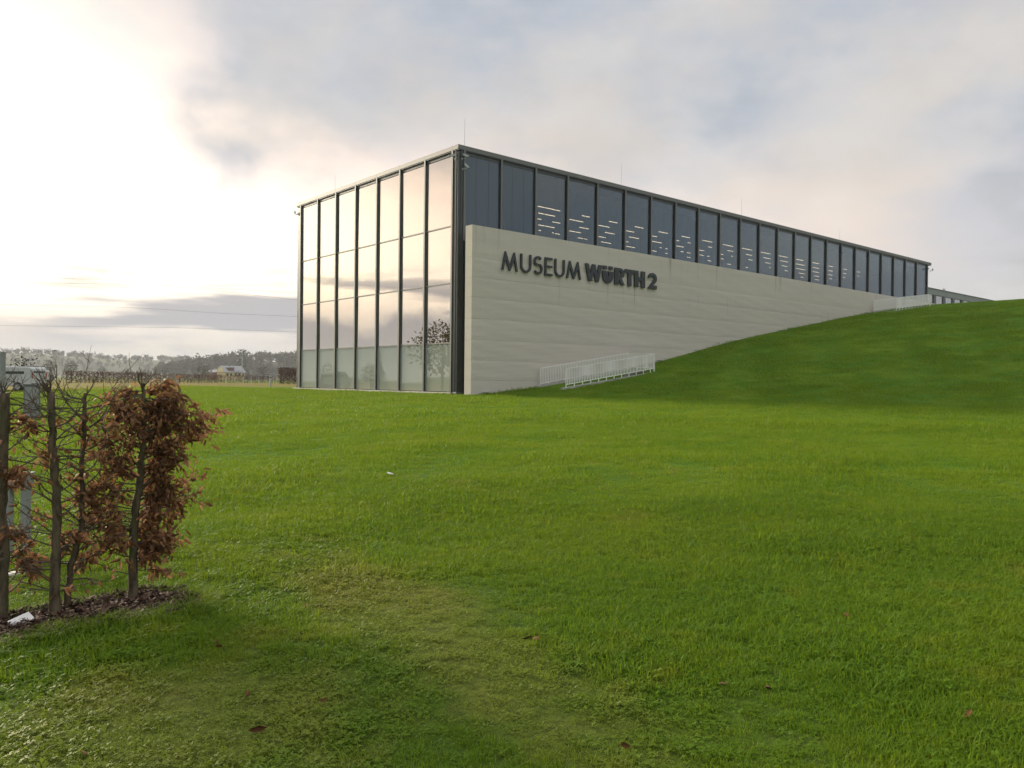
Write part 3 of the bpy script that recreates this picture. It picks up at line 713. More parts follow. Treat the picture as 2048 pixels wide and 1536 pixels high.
def hedge_tree(path_px, base_px, rads, label, n_lat, leaf_fn, seed, reach=.42, sprout=7):
    """path_px: trunk pixels bottom to top; depth is that of the base on the ground"""
    r = random.Random(seed); g = onG(*base_px); t0 = float(np.dot(g-CAM, F))
    P = [Vector(CAM+ray(x, y)*t0) for x, y in path_px]; P[0].z = float(ground(P[0].x, P[0].y))-.04
    o = empty('hedge_tree', tuple(g)); tag(o, label, 'tree', 'young hedge trees in the mulch bed')
    O = Vector(o.location)
    # smooth, slightly knobbly trunk
    fine, fr = [], []
    for i in range(len(P)-1):
        for j in range(6):
            t = j/6; fine.append(P[i].lerp(P[i+1], t)-O+Vector((r.gauss(0, .004), r.gauss(0, .004), 0))); fr.append((rads[i]*(1-t)+rads[i+1]*t)*(1+r.uniform(-.12, .12)))
    fine.append(P[-1]-O); fr.append(rads[-1])
    fr[0] *= 1.25
    tr = MB().tube(fine, fr, 10); tr.build('trunk', MAT_BARK, o, True)
    tw = MB(); LP, LD = [], []; L = len(fine)
    for q in range(n_lat):
        k_ = .10+.89*(q+r.random())/n_lat; i = min(int(k_*(L-1)), L-2); p = fine[i].lerp(fine[i+1], k_*(L-1)-i)
        side = r.choice((-1, 1)); d = HX*side*r.uniform(.6, 1)+HY*r.gauss(0, .28)+Vector((0, 0, r.uniform(.0, .75)))
        ln = reach*r.uniform(.45, 1.1)*(1.0 if k_ < .9 else .8)
        if k_ > .86: d.z *= .25; ln *= .8
        pts, rd = limb(r, p, d, ln, r.uniform(.0035, .0075), 7, .30, .06 if k_ < .86 else -.02); tw.tube(pts, rd, 5, False)
        for e in range(2, 8):
            for s_ in range(r.choice((0, 1, 1, 2))):
                d2 = (pts[e]-pts[e-1]).normalized()+Vector((r.gauss(0, .55), r.gauss(0, .45), r.gauss(.1, .5)))
                p2, r2 = limb(r, pts[e], d2, ln*r.uniform(.15, .42), .0026, 4, .35, .05, .4); tw.tube(p2, r2, 4, False)
                for v in p2[1:]: LP.append(v); LD.append((p2[-1]-p2[0]).normalized())
            LP.append(pts[e]); LD.append((pts[e]-pts[e-1]).normalized())
    for q in range(sprout):
        d = Vector((r.gauss(0, .5), r.gauss(0, .35), r.uniform(.5, 1.2)))
        pts, rd = limb(r, fine[-1]-Vector((0, 0, r.uniform(0, .06))), d, r.uniform(.08, .22), r.uniform(.003, .006), 5, .3, .12, .35); tw.tube(pts, rd, 5, False)
        for s_ in range(2):
            p2, r2 = limb(r, pts[3], Vector((r.gauss(0, .7), r.gauss(0, .5), r.uniform(.2, 1))), .08, .002, 3, .3, .1, .4); tw.tube(p2, r2, 4, False)
    tw.build('branches', MAT_TWIG, o)
    pick = [i for i, v in enumerate(LP) for _ in range(leaf_fn(v, (v.z-fine[0].z)/max(.01, fine[-1].z-fine[0].z), r))]
    if pick:
        A = np.array([tuple(LP[i]+Vector((r.gauss(0, .018), r.gauss(0, .018), r.gauss(0, .014)))) for i in pick])
        Dn = np.array([tuple(LD[i]*.45+Vector((r.gauss(0, .45), r.gauss(0, .45), -.95+r.gauss(0, .35)))) for i in pick])
        Vv, T = leaves(A, Dn, .045, .85, seed, .44); npmesh('foliage', Vv, T, MAT_BROWN, o)['kind'] = 'stuff'
    return o
def lf_dense(v, h, r):
    a = v.x
    if h < .12: return 0
    gap = .5+.5*math.sin(h*21+1.0)
    p = 1.75 if a > -.03 else .85
    p *= .62+.5*gap*(1. if h < .9 else .4)
    if a < -.18: p *= .3
    return int(p)+(r.random() < p % 1)
def lf_thin(pr, lo=.1, hi=.95):
    def fn(v, h, r):
        if not lo < h < hi: return 0
        c = math.sin(v.x*17+h*9)*math.sin(h*13+v.x*5)
        return r.choice((1, 2, 3)) if c > .38 and r.random() < pr*1.9 else int(r.random() < pr*.12)
    return fn
hedge_tree([(266, 1206), (266, 1090), (272, 1010), (284, 930), (288, 850), (286, 775)], (266, 1206), [.034, .028, .025, .022, .017, .010],
           'young hedge tree thick with hanging dry brown leaves at the end of the mulch bed', 120, lf_dense, 21, .40, 5)
hedge_tree([(108, 1236), (112, 1120), (112, 1000), (104, 880), (101, 783)], (108, 1236), [.036, .031, .027, .025, .023],
           'nearly bare hedge tree with a straight cut-off trunk and upright twigs on its top', 40, lf_thin(.42, .1, .9), 5, .42, 16)
hedge_tree([(130, 1224), (143, 1130), (162, 1060), (163, 960), (168, 850), (171, 786)], (130, 1224), [.024, .021, .019, .016, .014, .011],
           'thin bare hedge tree with a crooked leaning stem between two thicker trunks', 56, lf_thin(.2, .1, .75), 8, .46, 4)
hedge_tree([(2, 1247), (6, 1120), (2, 1000), (8, 880), (9, 786)], (2, 1247), [.037, .034, .032, .029, .027],
           'hedge tree with a thick dark trunk and scattered brown leaf clusters beside a grey stand', 46, lf_thin(.6, .08, .9), 13, .42, 10)

# mulch bed
bedpx = [(-420, 1295), (-150, 1262), (0, 1238), (180, 1206), (290, 1184), (365, 1182), (408, 1205), (405, 1226), (330, 1240), (240, 1252), (130, 1272), (60, 1290), (0, 1306), (-200, 1345), (-430, 1385)]
bp_ = np.array([onG(*p) for p in bedpx]); cen = bp_.mean(0)
mt, kk, out = setup('bark_mulch'); MAT_MULCH = mt
pos = kk.new('ShaderNodeNewGeometry').outputs['Position']; v = kk.new('ShaderNodeTexVoronoi'); v.inputs['Scale'].default_value = 55.; kk.put(v.inputs['Vector'], pos)
c = kk.mix(v.outputs['Distance'], (.025, .014, .010), (.075, .042, .028))
principled(kk, out, c, .9, 0, .2, v.outputs['Distance'], 1., .02)
MAT_CHIP = leafmat('bark_chip', (.034, .018, .012), (.125, .072, .048), 0., .8)
# outline smoothed and filled as a shallow dome
dens = []
for i in range(len(bp_)):
    a, b = bp_[i], bp_[(i+1) % len(bp_)]
    for t in np.linspace(0, 1, 8, endpoint=False): dens.append(a*(1-t)+b*t)
dens = np.array(dens)
for _ in range(4): dens = (np.roll(dens, 1, 0)+dens*2+np.roll(dens, -1, 0))/4
def inside(x, y):
    X, Y = dens[:, 0], dens[:, 1]; X2, Y2 = np.roll(X, -1), np.roll(Y, -1); cnt = np.zeros(len(x), int)
    for i in range(len(X)):
        c_ = ((Y[i] > y) != (Y2[i] > y)) & (x < (X2[i]-X[i])*(y-Y[i])/(Y2[i]-Y[i]+1e-12)+X[i]); cnt += c_
    return cnt % 2 == 1
spine = np.array([onG(x, y) for x, y in ((-420, 1335), (-150, 1300), (0, 1268), (150, 1240), (280, 1215), (385, 1204))])
def to_spine(p): return min((tuple(s) for s in np.concatenate([np.linspace(spine[i], spine[i+1], 12) for i in range(5)])), key=lambda s: (s[0]-p[0])**2+(s[1]-p[1])**2)
V, Q = [], []; nr = 6
for i, p in enumerate(dens):
    s_ = to_spine(p)
    for j in range(nr):
        t = j/(nr-1); x = p[0]*(1-t)+s_[0]*t; y = p[1]*(1-t)+s_[1]*t
        V.append((x, y, float(ground(x, y))-.02+.055*min(1, t*2.2)+rr.uniform(-.006, .006)))
n_ = len(dens)
for i in range(n_):
    for j in range(nr-1): Q.append((i*nr+j, ((i+1) % n_)*nr+j, ((i+1) % n_)*nr+j+1, i*nr+j+1))
bed = npmesh('mulch_bed', V, Q, MAT_MULCH, None, True); tag(bed, 'strip of dark brown bark mulch under the hedge trees', 'mulch bed', kind='structure')
lo, hi = dens.min(0), dens.max(0)
cx_ = rng.uniform(lo[0], hi[0], 16000); cy_ = rng.uniform(lo[1], hi[1], 16000); ins = inside(cx_, cy_); cx_, cy_ = cx_[ins][:5200], cy_[ins][:5200]
nchip = len(cx_); Vc = []; base4 = np.array([(-.5, -.5, 0), (.5, -.5, 0), (.5, .5, 0), (-.5, .5, 0)])
for i in range(nchip):
    l_, w_ = rr.uniform(.012, .05), rr.uniform(.006, .02); E_ = np.array(Euler((rr.gauss(0, .45), rr.gauss(0, .45), rr.uniform(0, 6.3))).to_matrix())
    q = (base4*np.array([l_, w_, 1]))@E_.T; Vc.append(q+np.array([cx_[i], cy_[i], float(ground(cx_[i], cy_[i]))+.042+rr.uniform(-.006, .014)]))
chips = npmesh('bark_chips', np.concatenate(Vc), np.arange(nchip*4).reshape(-1, 4), MAT_CHIP); chips['kind'] = 'stuff'; tag(chips, 'loose dark bark chips covering the mulch bed', 'mulch')

# plant label lying on the mulch
g = onG(42, 1256); lab = empty('plant_label', tuple(g+np.array([0, 0, .03])), R(20)); tag(lab, 'small white plastic card lying tilted on the mulch', 'label')
pl = MB().box((-.065, -.032, 0), (.065, .032, .003)).build('card', MAT_WHITE, lab); pl.rotation_euler = (R(34), R(-12), 0); pl.location = (0, 0, .02)
for dx, dy, w_ in ((-.005, .008, .012), (.012, -.006, .02), (-.01, -.014, .008)): box('print_mark', (dx-w_/2, dy-.002, .0031), (dx+w_/2, dy+.002, .0036), MAT_STEEL, pl)
MB().box((-.006, -.004, -.06), (.006, .004, .02)).build('stake', MAT_WHITE, lab)

# grey stand behind the hedge
g = onG(34, 1112); t0 = float(np.dot(g-CAM, F)); u = t0/FPX
st = empty('metal_stand', tuple(g), -YAW); tag(st, 'grey metal stand with thick flat top and two legs behind the hedge', 'stand')
hw = 24*u; hh = 164*u
MB().box((-hw, -.05, hh-28*u), (hw, .07, hh)).build('top_box', MAT_PANEL, st, bevel=.006)
box('top_plate', (-hw-.004, -.06, hh+.0005), (hw+.004, .08, hh+.012), MAT_PANEL, st)
for s_ in (-1, 1): box('leg', (s_*(hw-7*u)-6*u, -.03, -.03), (s_*(hw-7*u)+6*u, .03, hh-28*u-.001), MAT_PANEL, st)
g2 = onG(30, 1152); bs = MB().box((-.06, -.05, -.02), (.06, .05, .03)).build('boundary_stone', MAT_PLINTH, None, bevel=.012); bs.location = tuple(g2); tag(bs, 'small pale stone in the grass at the foot of the hedge', 'stone')

# utility cabinet further back
g = onG(64, 838); t0 = float(np.dot(g-CAM, F)); u = t0/FPX
cb = empty('utility_cabinet', tuple(g), -YAW+R(28)); tag(cb, 'grey upright utility cabinet standing on the lawn behind the hedge', 'cabinet')
MAT_CAB = plain('cabinet_grey', (.13, .145, .15), .55, .1, .1, 4.)
MB().box((-14*u, -9*u, -.05), (14*u, 9*u, 68*u)).build('body', MAT_CAB, cb, bevel=.01)
box('door', (-12*u, -9*u-.012, .10), (12*u, -9*u-.002, 64*u), MAT_PANEL, cb); MB().box((-15*u, -10*u, 68*u+.001), (15*u, 10*u, 70*u)).build('lid', MAT_CAB, cb)
g = onG(-8, 806); t0 = float(np.dot(g-CAM, F)); u = t0/FPX
py = empty('entrance_pylon', tuple(g), -YAW); tag(py, 'tall grey slab pylon at the edge of the car park', 'pylon')
MB().box((-22*u, -.15, -.1), (15*u, .15, 103*u)).build('slab', MAT_PANEL, py, bevel=.01); box('base', (-24*u, -.22, -.1), (17*u, .22, .1), MAT_CONC2, py)

# ------------------------------------------------------------------ vehicles by the car park
MAT_VANW = plain('van_white', (.52, .54, .55), .3, 0, .04, 3.); MAT_VANG = plain('van_grey', (.11, .125, .125), .35, .2, .06, 3.)
MAT_WIN = plain('vehicle_glass', (.02, .022, .025), .08, 0, .1, 3.); MAT_TYRE = plain('tyre', (.02, .02, .02), .8, 0, .1, 9.); MAT_LIGHT = plain('lamp_red', (.35, .03, .02), .3, 0, .1, 9.)
def van(loc, rz, label, mat, L=5.3, Wd=1.95, H=2.25):
    o = empty('parked_van', loc, rz); tag(o, label, 'van')
    prof = [(-L/2, .35), (L/2-.1, .35), (L/2, .6), (L/2-.05, 1.0), (L/2-.75, 1.18), (L/2-1.45, H-.22), (L/2-1.8, H), (-L/2+.15, H), (-L/2, H-.15)]
    MB().prism(prof, 'y', -Wd/2, Wd/2).build('body', mat, o, bevel=.05)
    for s_ in (-1, 1):
        y = s_*(Wd/2+.006)
        MB().prism([(L/2-1.05, 1.22), (L/2-1.55, H-.30), (L/2-2.5, H-.30), (L/2-2.5, 1.22)], 'y', y-.006, y+.006).build('side_window', MAT_WIN, o)
        MB().box((-L/2+.5, y-.006, 1.22), (L/2-2.7, y+.006, H-.32)).build('side_window', MAT_WIN, o)
        for xx in (-L/2+.95, L/2-.95):
            w_ = MB().tube([(xx, s_*(Wd/2-.2), .33), (xx, s_*(Wd/2+.02), .33)], .33, 16).build('wheel', MAT_TYRE, o)
            MB().tube([(xx, s_*(Wd/2+.0205), .33), (xx, s_*(Wd/2+.03), .33)], .19, 12).build('rim', MAT_STEEL, w_)
        box('tail_light', (-L/2-.012, s_*(Wd/2-.12)-.06, .9), (-L/2-.001, s_*(Wd/2-.12)+.06, 1.35), MAT_LIGHT, o)
        box('headlight', (L/2-.08, s_*(Wd/2-.25)-.14, .72), (L/2+.005, s_*(Wd/2-.25)+.14, .9), MAT_STEEL, o)
    MB().hexa([(L/2-.80, -Wd/2+.12, 1.2), (L/2-.80, Wd/2-.12, 1.2), (L/2-.78, Wd/2-.12, 1.2), (L/2-.78, -Wd/2+.12, 1.2),
               (L/2-1.43, -Wd/2+.18, H-.26), (L/2-1.43, Wd/2-.18, H-.26), (L/2-1.41, Wd/2-.18, H-.26), (L/2-1.41, -Wd/2+.18, H-.26)]).build('windscreen', MAT_WIN, o)
    box('rear_window', (-L/2-.012, -Wd/2+.25, 1.3), (-L/2-.001, Wd/2-.25, H-.3), MAT_WIN, o)
    box('bumper', (-L/2-.06, -Wd/2+.05, .35), (-L/2-.002, Wd/2-.05, .58), MAT_BLACK, o)
    return o
def gpos(px, dist): x, y = polar(px, dist); return (x, y, float(ground(x, y)))
van(gpos(14, 66), R(48+90), 'white van parked behind the hedge at the car park', MAT_VANW, 4.6, 1.8, 1.72)
van(gpos(52, 100), R(48+80), 'smaller white van parked further back in the car park', MAT_VANW, 4.4, 1.75, 1.6)
van(gpos(68, 128), R(40), 'dark grey van parked sideways at the back of the car park', MAT_VANG)

# ------------------------------------------------------------------ lamp posts, bollards
def lamp_post(px, dist, top_y, label, arms):
    g = gpos(px, dist); u = dist*math.cos(0)/FPX; d = ray(px, top_y); d = d/np.hypot(d[0], d[1]); H = CAM[2]+d[2]*dist-g[2]
    o = empty('street_lamp', g, az_rot(px)); tag(o, label, 'street lamp', 'lamp posts beyond the lawn')
    MB().tube([(0, 0, -.1), (0, 0, H)], [.10, .06], 8).build('pole', MAT_STEEL, o)
    for dx, dz in arms: box('lamp_head', (min(0, dx), -.12, H+dz-.06), (max(0, dx), .12, H+dz+.06), MAT_CAB, o)
lamp_post(106, 150, 701, 'slender lamp post with one head and a side bracket beyond the car park', [(.55, 0), (-.45, -1.1)])
lamp_post(484, 205, 699, 'taller lamp post with three heads rising beside the yellow house', [(.5, 0), (-.9, -1.35), (.9, -1.55)])
def bollard(px, py, hpx, label):
    g = onG(px, py); u = float(np.dot(g-CAM, F))/FPX; h = hpx*u
    o = empty('bollard_light', tuple(g)); tag(o, label, 'bollard', 'bollard lights on the lawn')
    MB().tube([(0, 0, -.05), (0, 0, h*.80)], .085, 10).build('post', MAT_STEEL, o); MB().tube([(0, 0, h*.80+.001), (0, 0, h*.9)], .07, 10).build('lamp_ring', MAT_BLACK, o)
    MB().tube([(0, 0, h*.9+.001), (0, 0, h)], .09, 10).build('cap', MAT_STEEL, o)
bollard(355, 771, 15, 'grey bollard light on the lawn in line with the dry hedge')
bollard(541, 773, 21, 'grey bollard light on the dry grass beside the glass facade')

# ------------------------------------------------------------------ hedges on the far edge of the lawn
def twigs_box(n, L, D, H, size, seed, low=0.):
    r = np.random.default_rng(seed); P = np.stack([r.uniform(-L/2, L/2, n), r.normal(0, D/4, n), low+(H-low)*r.beta(1.4, 1.1, n)], 1)
    Dn = r.normal(size=(n, 3)); return leaves(P, Dn, size, .2, seed, .45)
def far_hedge(pxa, da, pxb, db, H, n, label, seed, gaps=False, size=.16, mat=None):
    A = np.array(polar(pxa, da)); B = np.array(polar(pxb, db)); Cn = (A+B)/2; L = float(np.hypot(*(B-A))); rz = math.atan2(B[1]-A[1], B[0]-A[0])
    o = empty('clipped_hedge', (Cn[0], Cn[1], float(ground(*Cn))), rz); tag(o, label, 'hedge')
    Vv, T = twigs_box(n, L, .7, H, size, seed)
    if gaps:
        keep = []
        for i in range(n):
            x = Vv[i*8, 0]; keep.append(not (math.sin(x*1.9+seed) > .72 and Vv[i*8, 2] < H*.8))
        kp = np.repeat(np.array(keep), 8); T = T[kp]
    npmesh('foliage', Vv, T, mat or MAT_RED, o)['kind'] = 'stuff'
    s_ = MB(); n_st = int(L/1.1)
    for i in range(n_st):
        x = -L/2+(i+.5)*L/n_st; s_.tube([(x, 0, -.1), (x+rr.uniform(-.1, .1), 0, H*.95)], [.05, .025], 5, False)
    s_.build('stems', MAT_TWIG, o)['kind'] = 'stuff'
    return o
far_hedge(128, 108, 300, 130, 1.5, 5200, 'dry brown hedge at the near end of the car park', 31)
far_hedge(300, 130, 445, 150, 1.5, 4800, 'dense brown hedge running along the middle of the lawn edge', 32)
far_hedge(446, 152, 552, 172, 1.55, 3200, 'gappy brown hedge with bare stems in front of the yellow house', 33, True)
far_hedge(557, 118, 606, 121, 2.4, 3000, 'taller shaggy brown hedge beside the edge of the glass facade', 34, False, .2)

# ------------------------------------------------------------------ farmhouse and barn
MAT_YEL = plain('yellow_render', (.60, .49, .24), .85, 0, .06, 2.); MAT_ROOF = plain('grey_roof', (.30, .30, .315), .7, 0, .1, 2.); MAT_BARN = plain('barn_boards', (.17, .085, .07), .9, 0, .15, 2.)
D_H = 430.
hx_, hy_ = polar(462, D_H); hz_ = float(ground(hx_, hy_)); house = empty('farmhouse', (hx_, hy_, hz_), az_rot(462)+R(28))
tag(house, 'pale yellow farmhouse with grey gabled roof and dormer', 'house')
zoff = (CAM[2]-hz_)+1.2
box('wall', (-5.4, -4.2, -1.), (5.4, 4.2, zoff+1.4), MAT_YEL, house)
rf = MB().prism([(-4.9, zoff+1.2), (4.9, zoff+1.2), (0, zoff+4.6)], 'x', -5.8, 5.8).build('roof', MAT_ROOF, house)
box('chimney', (-1.2, -.3, zoff+3.6), (-.6, .3, zoff+5.3), MAT_BARN, rf)
MB().prism([(-4.2, zoff+1.402), (4.2, zoff+1.402), (0, zoff+4.3)], 'x', 5.805, 5.82).build('gable', MAT_YEL, house)
MB().prism([(-4.2, zoff+1.402), (4.2, zoff+1.402), (0, zoff+4.3)], 'x', -5.82, -5.805).build('gable', MAT_YEL, house)
dm = box('dormer', (-3.4, -4.0, zoff+1.6), (-.4, -1.2, zoff+3.6), MAT_BARN, house)
box('dormer_roof', (-3.7, -4.3, zoff+3.6), (-.1, -1.0, zoff+3.75), MAT_ROOF, dm)
for xx in (-4.2, -2.2, .2, 2.4, 4.2): w_ = box('window', (xx-.5, -4.23, zoff-.6), (xx+.5, -4.202, zoff+.7), MAT_WIN, house); box('sill', (xx-.6, -4.3, zoff-.72), (xx+.6, -4.202, zoff-.602), MAT_WHITE, w_)
for yy in (-2.2, 0, 2.2):
    for zz in (-.6, 1.9): 
        if zz < 1 or abs(yy) < 1: w_ = box('window', (5.83 if zz > 1 else 5.402, yy-.5, zoff+zz), (5.85 if zz > 1 else 5.43, yy+.5, zoff+zz+1.2), MAT_WIN, house)
bx_, by_ = polar(441, D_H+14); bz_ = float(ground(bx_, by_)); barn = empty('barn', (bx_, by_, bz_), az_rot(441)+R(20)); tag(barn, 'red brown barn with a pale low roof beside the farmhouse', 'barn')
box('wall', (-5.5, -4, -1.), (5.5, 4, zoff+1.2), MAT_BARN, barn); MB().prism([(-5, zoff+1.2), (5, zoff+1.2), (0, zoff+2.6)], 'x', -6, 6).build('roof', MAT_ROOF, barn); box('gate', (-1.6, -4.05, -.5), (1.6, -4.002, zoff+.4), MAT_TWIG, barn)
sx_, sy_ = polar(508, D_H+40); shed = empty('farm_shed', (sx_, sy_, float(ground(sx_, sy_))), az_rot(508)); tag(shed, 'long low grey shed to the side of the farmhouse', 'shed')
box('wall', (-11, -3, -1.), (11, 3, zoff-.3), MAT_PANEL, shed); box('roof', (-11.4, -3.4, zoff-.299), (11.4, 3.4, zoff+.1), MAT_ROOF, shed)
for xx in (-8, -4, 0, 4, 8): box('door', (xx-1.2, -3.05, -1), (xx+1.2, -3.002, zoff-.9), MAT_CAB, shed)

# ------------------------------------------------------------------ far woods
def crown(nl, rad, hgt, size, r, cone=False):
    P = r.normal(size=(nl, 3)); P /= np.linalg.norm(P, axis=1, keepdims=True); P *= r.uniform(.35, 1., (nl, 1))**.6
    if cone: tt = r.uniform(0, 1, nl)**.6; a = r.uniform(0, 6.3, nl); P = np.stack([np.cos(a)*tt, np.sin(a)*tt, 1-2*tt+r.normal(0, .05, nl)], 1)
    lump = 1+.22*np.sin(P[:, :1]*6+r.uniform(0, 6))*np.sin(P[:, 1:2]*5+r.uniform(0, 6))
    P = P*lump*np.array([rad, rad, hgt/2]); return P
def wood(name, label, hills, n, hgt, seed, mat):
    r = np.random.default_rng(seed); VV, TT = [], []; off = 0
    for Hv in hills:
        idx = r.choice(len(Hv), n, replace=True); idx = idx[Hv[idx, 2] > -.5]
        for i in idx:
            x, y, z = Hv[i]+np.array([r.normal(0, 9), r.normal(0, 9), 0]); h = hgt*r.uniform(.7, 1.25); P = crown(46, h*.34, h*.8, 1., r)+np.array([x, y, z+h*.55])
            Vv, T = leaves(P, r.normal(size=P.shape), 2.6, .15, int(r.integers(1e6)), .6); VV.append(Vv); TT.append(T+off); off += len(Vv)
    o = npmesh(name, np.concatenate(VV), np.concatenate(TT), mat); o['kind'] = 'stuff'; tag(o, label, 'wood'); return o
x, y = polar(265, 1700); h1, v1 = hill('hill', x, y, 740, 200, 36, az_rot(265), 1); tag(h1, 'long low hill on the horizon', 'hill', kind='structure')
x, y = polar(40, 2200); h2, v2 = hill('hill', x, y, 560, 180, 33, az_rot(40), 2); tag(h2, 'low hill furthest away on the horizon', 'hill', kind='structure')
x, y = polar(640, 1000); h3, v3 = hill('hill', x, y, 190, 90, 30, az_rot(640), 3); tag(h3, 'wooded hill behind the farmhouse and the museum', 'hill', kind='structure')
wood('distant_wood', 'hazy bare wood on the long hill at the horizon', [v1], 2000, 10, 41, MAT_FAR)
wood('distant_wood', 'faint wood on the furthest hill', [v2], 900, 10, 42, MAT_FAR)
wood('distant_wood', 'dark wood on the hill behind the farmhouse', [v3], 900, 11, 43, MAT_FAR)
def far_tree(px, dist, H, label, seed, cone=False, mat=None, nl=240, size=None, group='trees standing in the fields', trunk=True, loc=None, rad=.36):
    r = np.random.default_rng(seed); g = loc or gpos(px, dist)
    o = empty('field_tree', g); tag(o, label, 'tree', group)
    if cone: P = crown(nl, H*.24, H*.95, 1, r, True)+np.array([0, 0, H*.5])
    else: P = crown(nl, H*rad, H*.72, 1, r)+np.array([0, 0, H*.62])
    Vv, T = leaves(P, r.normal(size=P.shape), size or H*.07, .2, seed, .45); npmesh('crown', Vv, T, mat or MAT_FAR, o)['kind'] = 'stuff'
    q = random.Random(seed); tr = MB(); tr.tube([(0, 0, -.2), (0, 0, H*.35), (q.gauss(0, .02)*H, 0, H*.8)], [H*.022, H*.016, H*.006], 6)
    for i in range(9):
        z = H*q.uniform(.28, .7); a = q.uniform(0, 6.3); pts, rd = limb(q, (0, 0, z), (math.cos(a), math.sin(a), .8), H*q.uniform(.2, .36), H*.008, 5, .2, .1); tr.tube(pts, rd, 4, False)
    tr.build('trunk', MAT_TWIG, o); return o
far_tree(405, 330, 6.5, 'bare round tree left of the barn', 51, nl=300); far_tree(416, 345, 5.5, 'smaller bare tree right beside the barn', 52, nl=240)
far_tree(527, 330, 6.5, 'bare tree on the meadow in front of the dark wood', 53, nl=200); far_tree(476, 395, 5.0, 'small bare tree in front of the yellow gable', 54, nl=160)
far_tree(100, 420, 8.5, 'dark round tree standing before the far hill', 55, nl=500, mat=MAT_FARG); far_tree(142, 430, 8.0, 'second dark round tree standing before the far hill', 56, nl=500, mat=MAT_FARG)
far_tree(478, 640, 17, 'pointed conifer at the edge of the dark wood', 57, True, MAT_FARG, 420); far_tree(486, 650, 21, 'taller pointed conifer at the edge of the dark wood', 58, True, MAT_FARG, 420)
far_tree(330, 380, 5.5, 'low bare tree in front of the long hill', 59, nl=220); far_tree(255, 400, 5.0, 'bushy tree in the field before the long hill', 60, nl=260); far_tree(205, 410, 5.5, 'wide bush in the field before the long hill', 61, nl=260)

# trees on the lawn west of the museum, seen in its glass
def mirrored(px, py_base, depth):
    v_ = CAM+ray(px, py_base)*depth; x, y = 2*FD-v_[0], v_[1]; return (x, y, float(ground(x, y)))
MAT_OLIVE = leafmat('olive_leaf', (.045, .045, .018), (.12, .11, .04), .3)
far_tree(0, 0, 6.6, 'leafy round-crowned tree standing on the west lawn', 71, mat=MAT_OLIVE, nl=1500, size=.30, group='trees on the west lawn', loc=mirrored(880, 783, 70), rad=.42)
far_tree(0, 0, 3.6, 'small conical evergreen on the west lawn', 72, True, MAT_FARG, 900, .16, 'trees on the west lawn', loc=mirrored(758, 783, 74))
far_tree(0, 0, 2.6, 'shrubby evergreen beside the conical one on the west lawn', 73, False, MAT_FARG, 600, .16, 'trees on the west lawn', loc=mirrored(740, 783, 74))
far_tree(0, 0, 2.6, 'thin young tree on the west lawn', 74, False, MAT_FAR, 160, .2, 'trees on the west lawn', loc=mirrored(652, 783, 72))

# ------------------------------------------------------------------ overhead cables
MAT_CABLE = plain('cable', (.05, .05, .055), .6, .3, .1, 2.)
def cable(pts, dist, label):
    P = []
    for x, y in pts: d = ray(x, y); P.append(CAM+d*dist)
    o = MB().tube([tuple(p) for p in P], .019*dist/170, 5).build('power_cable', MAT_CABLE); tag(o, label, 'cable', 'power cables behind the museum')
cable([(-300, 562), (172, 567), (345, 571.5), (595, 586), (720, 595)], 170, 'upper thin power cable hanging across the low cloud')
cable([(-300, 540), (215, 560), (345, 571.5), (595, 600), (720, 616)], 172, 'crossing power cable below the upper one')
cable([(-300, 602), (265, 615), (450, 627), (595, 633), (720, 640)], 185, 'middle power cable lower in the sky')
cable([(-300, 648), (345, 655), (595, 664), (720, 670)], 195, 'lowest power cable just above the hills')

# ------------------------------------------------------------------ grass blades
mt, kk, out = setup('grass_blade'); MAT_BLADE = mt
geo = kk.new('ShaderNodeNewGeometry'); pos = geo.outputs['Position']
c, w = lawn_colour(kk, pos)
rnd = geo.outputs['Random Per Island']
c = kk.mix(kk.step(rnd, .0, 1., .0, .45), c, (.19, .27, .020)); c = kk.mix(kk.step(rnd, .93, .97, 0, .7), c, (.24, .19, .07))
p = kk.new('ShaderNodeBsdfPrincipled'); kk.put(p.inputs['Base Color'], c); p.inputs['Roughness'].default_value = .5; p.inputs['Specular IOR Level'].default_value = .12
t = kk.new('ShaderNodeBsdfTranslucent'); kk.put(t.inputs[0], kk.mix(.5, c, (.25, .33, .014)))
mx = kk.new('ShaderNodeMixShader'); mx.inputs[0].default_value = .46
kk.l.new(p.outputs[0], mx.inputs[1]); kk.l.new(t.outputs[0], mx.inputs[2]); kk.l.new(mx.outputs[0], out.inputs[0])

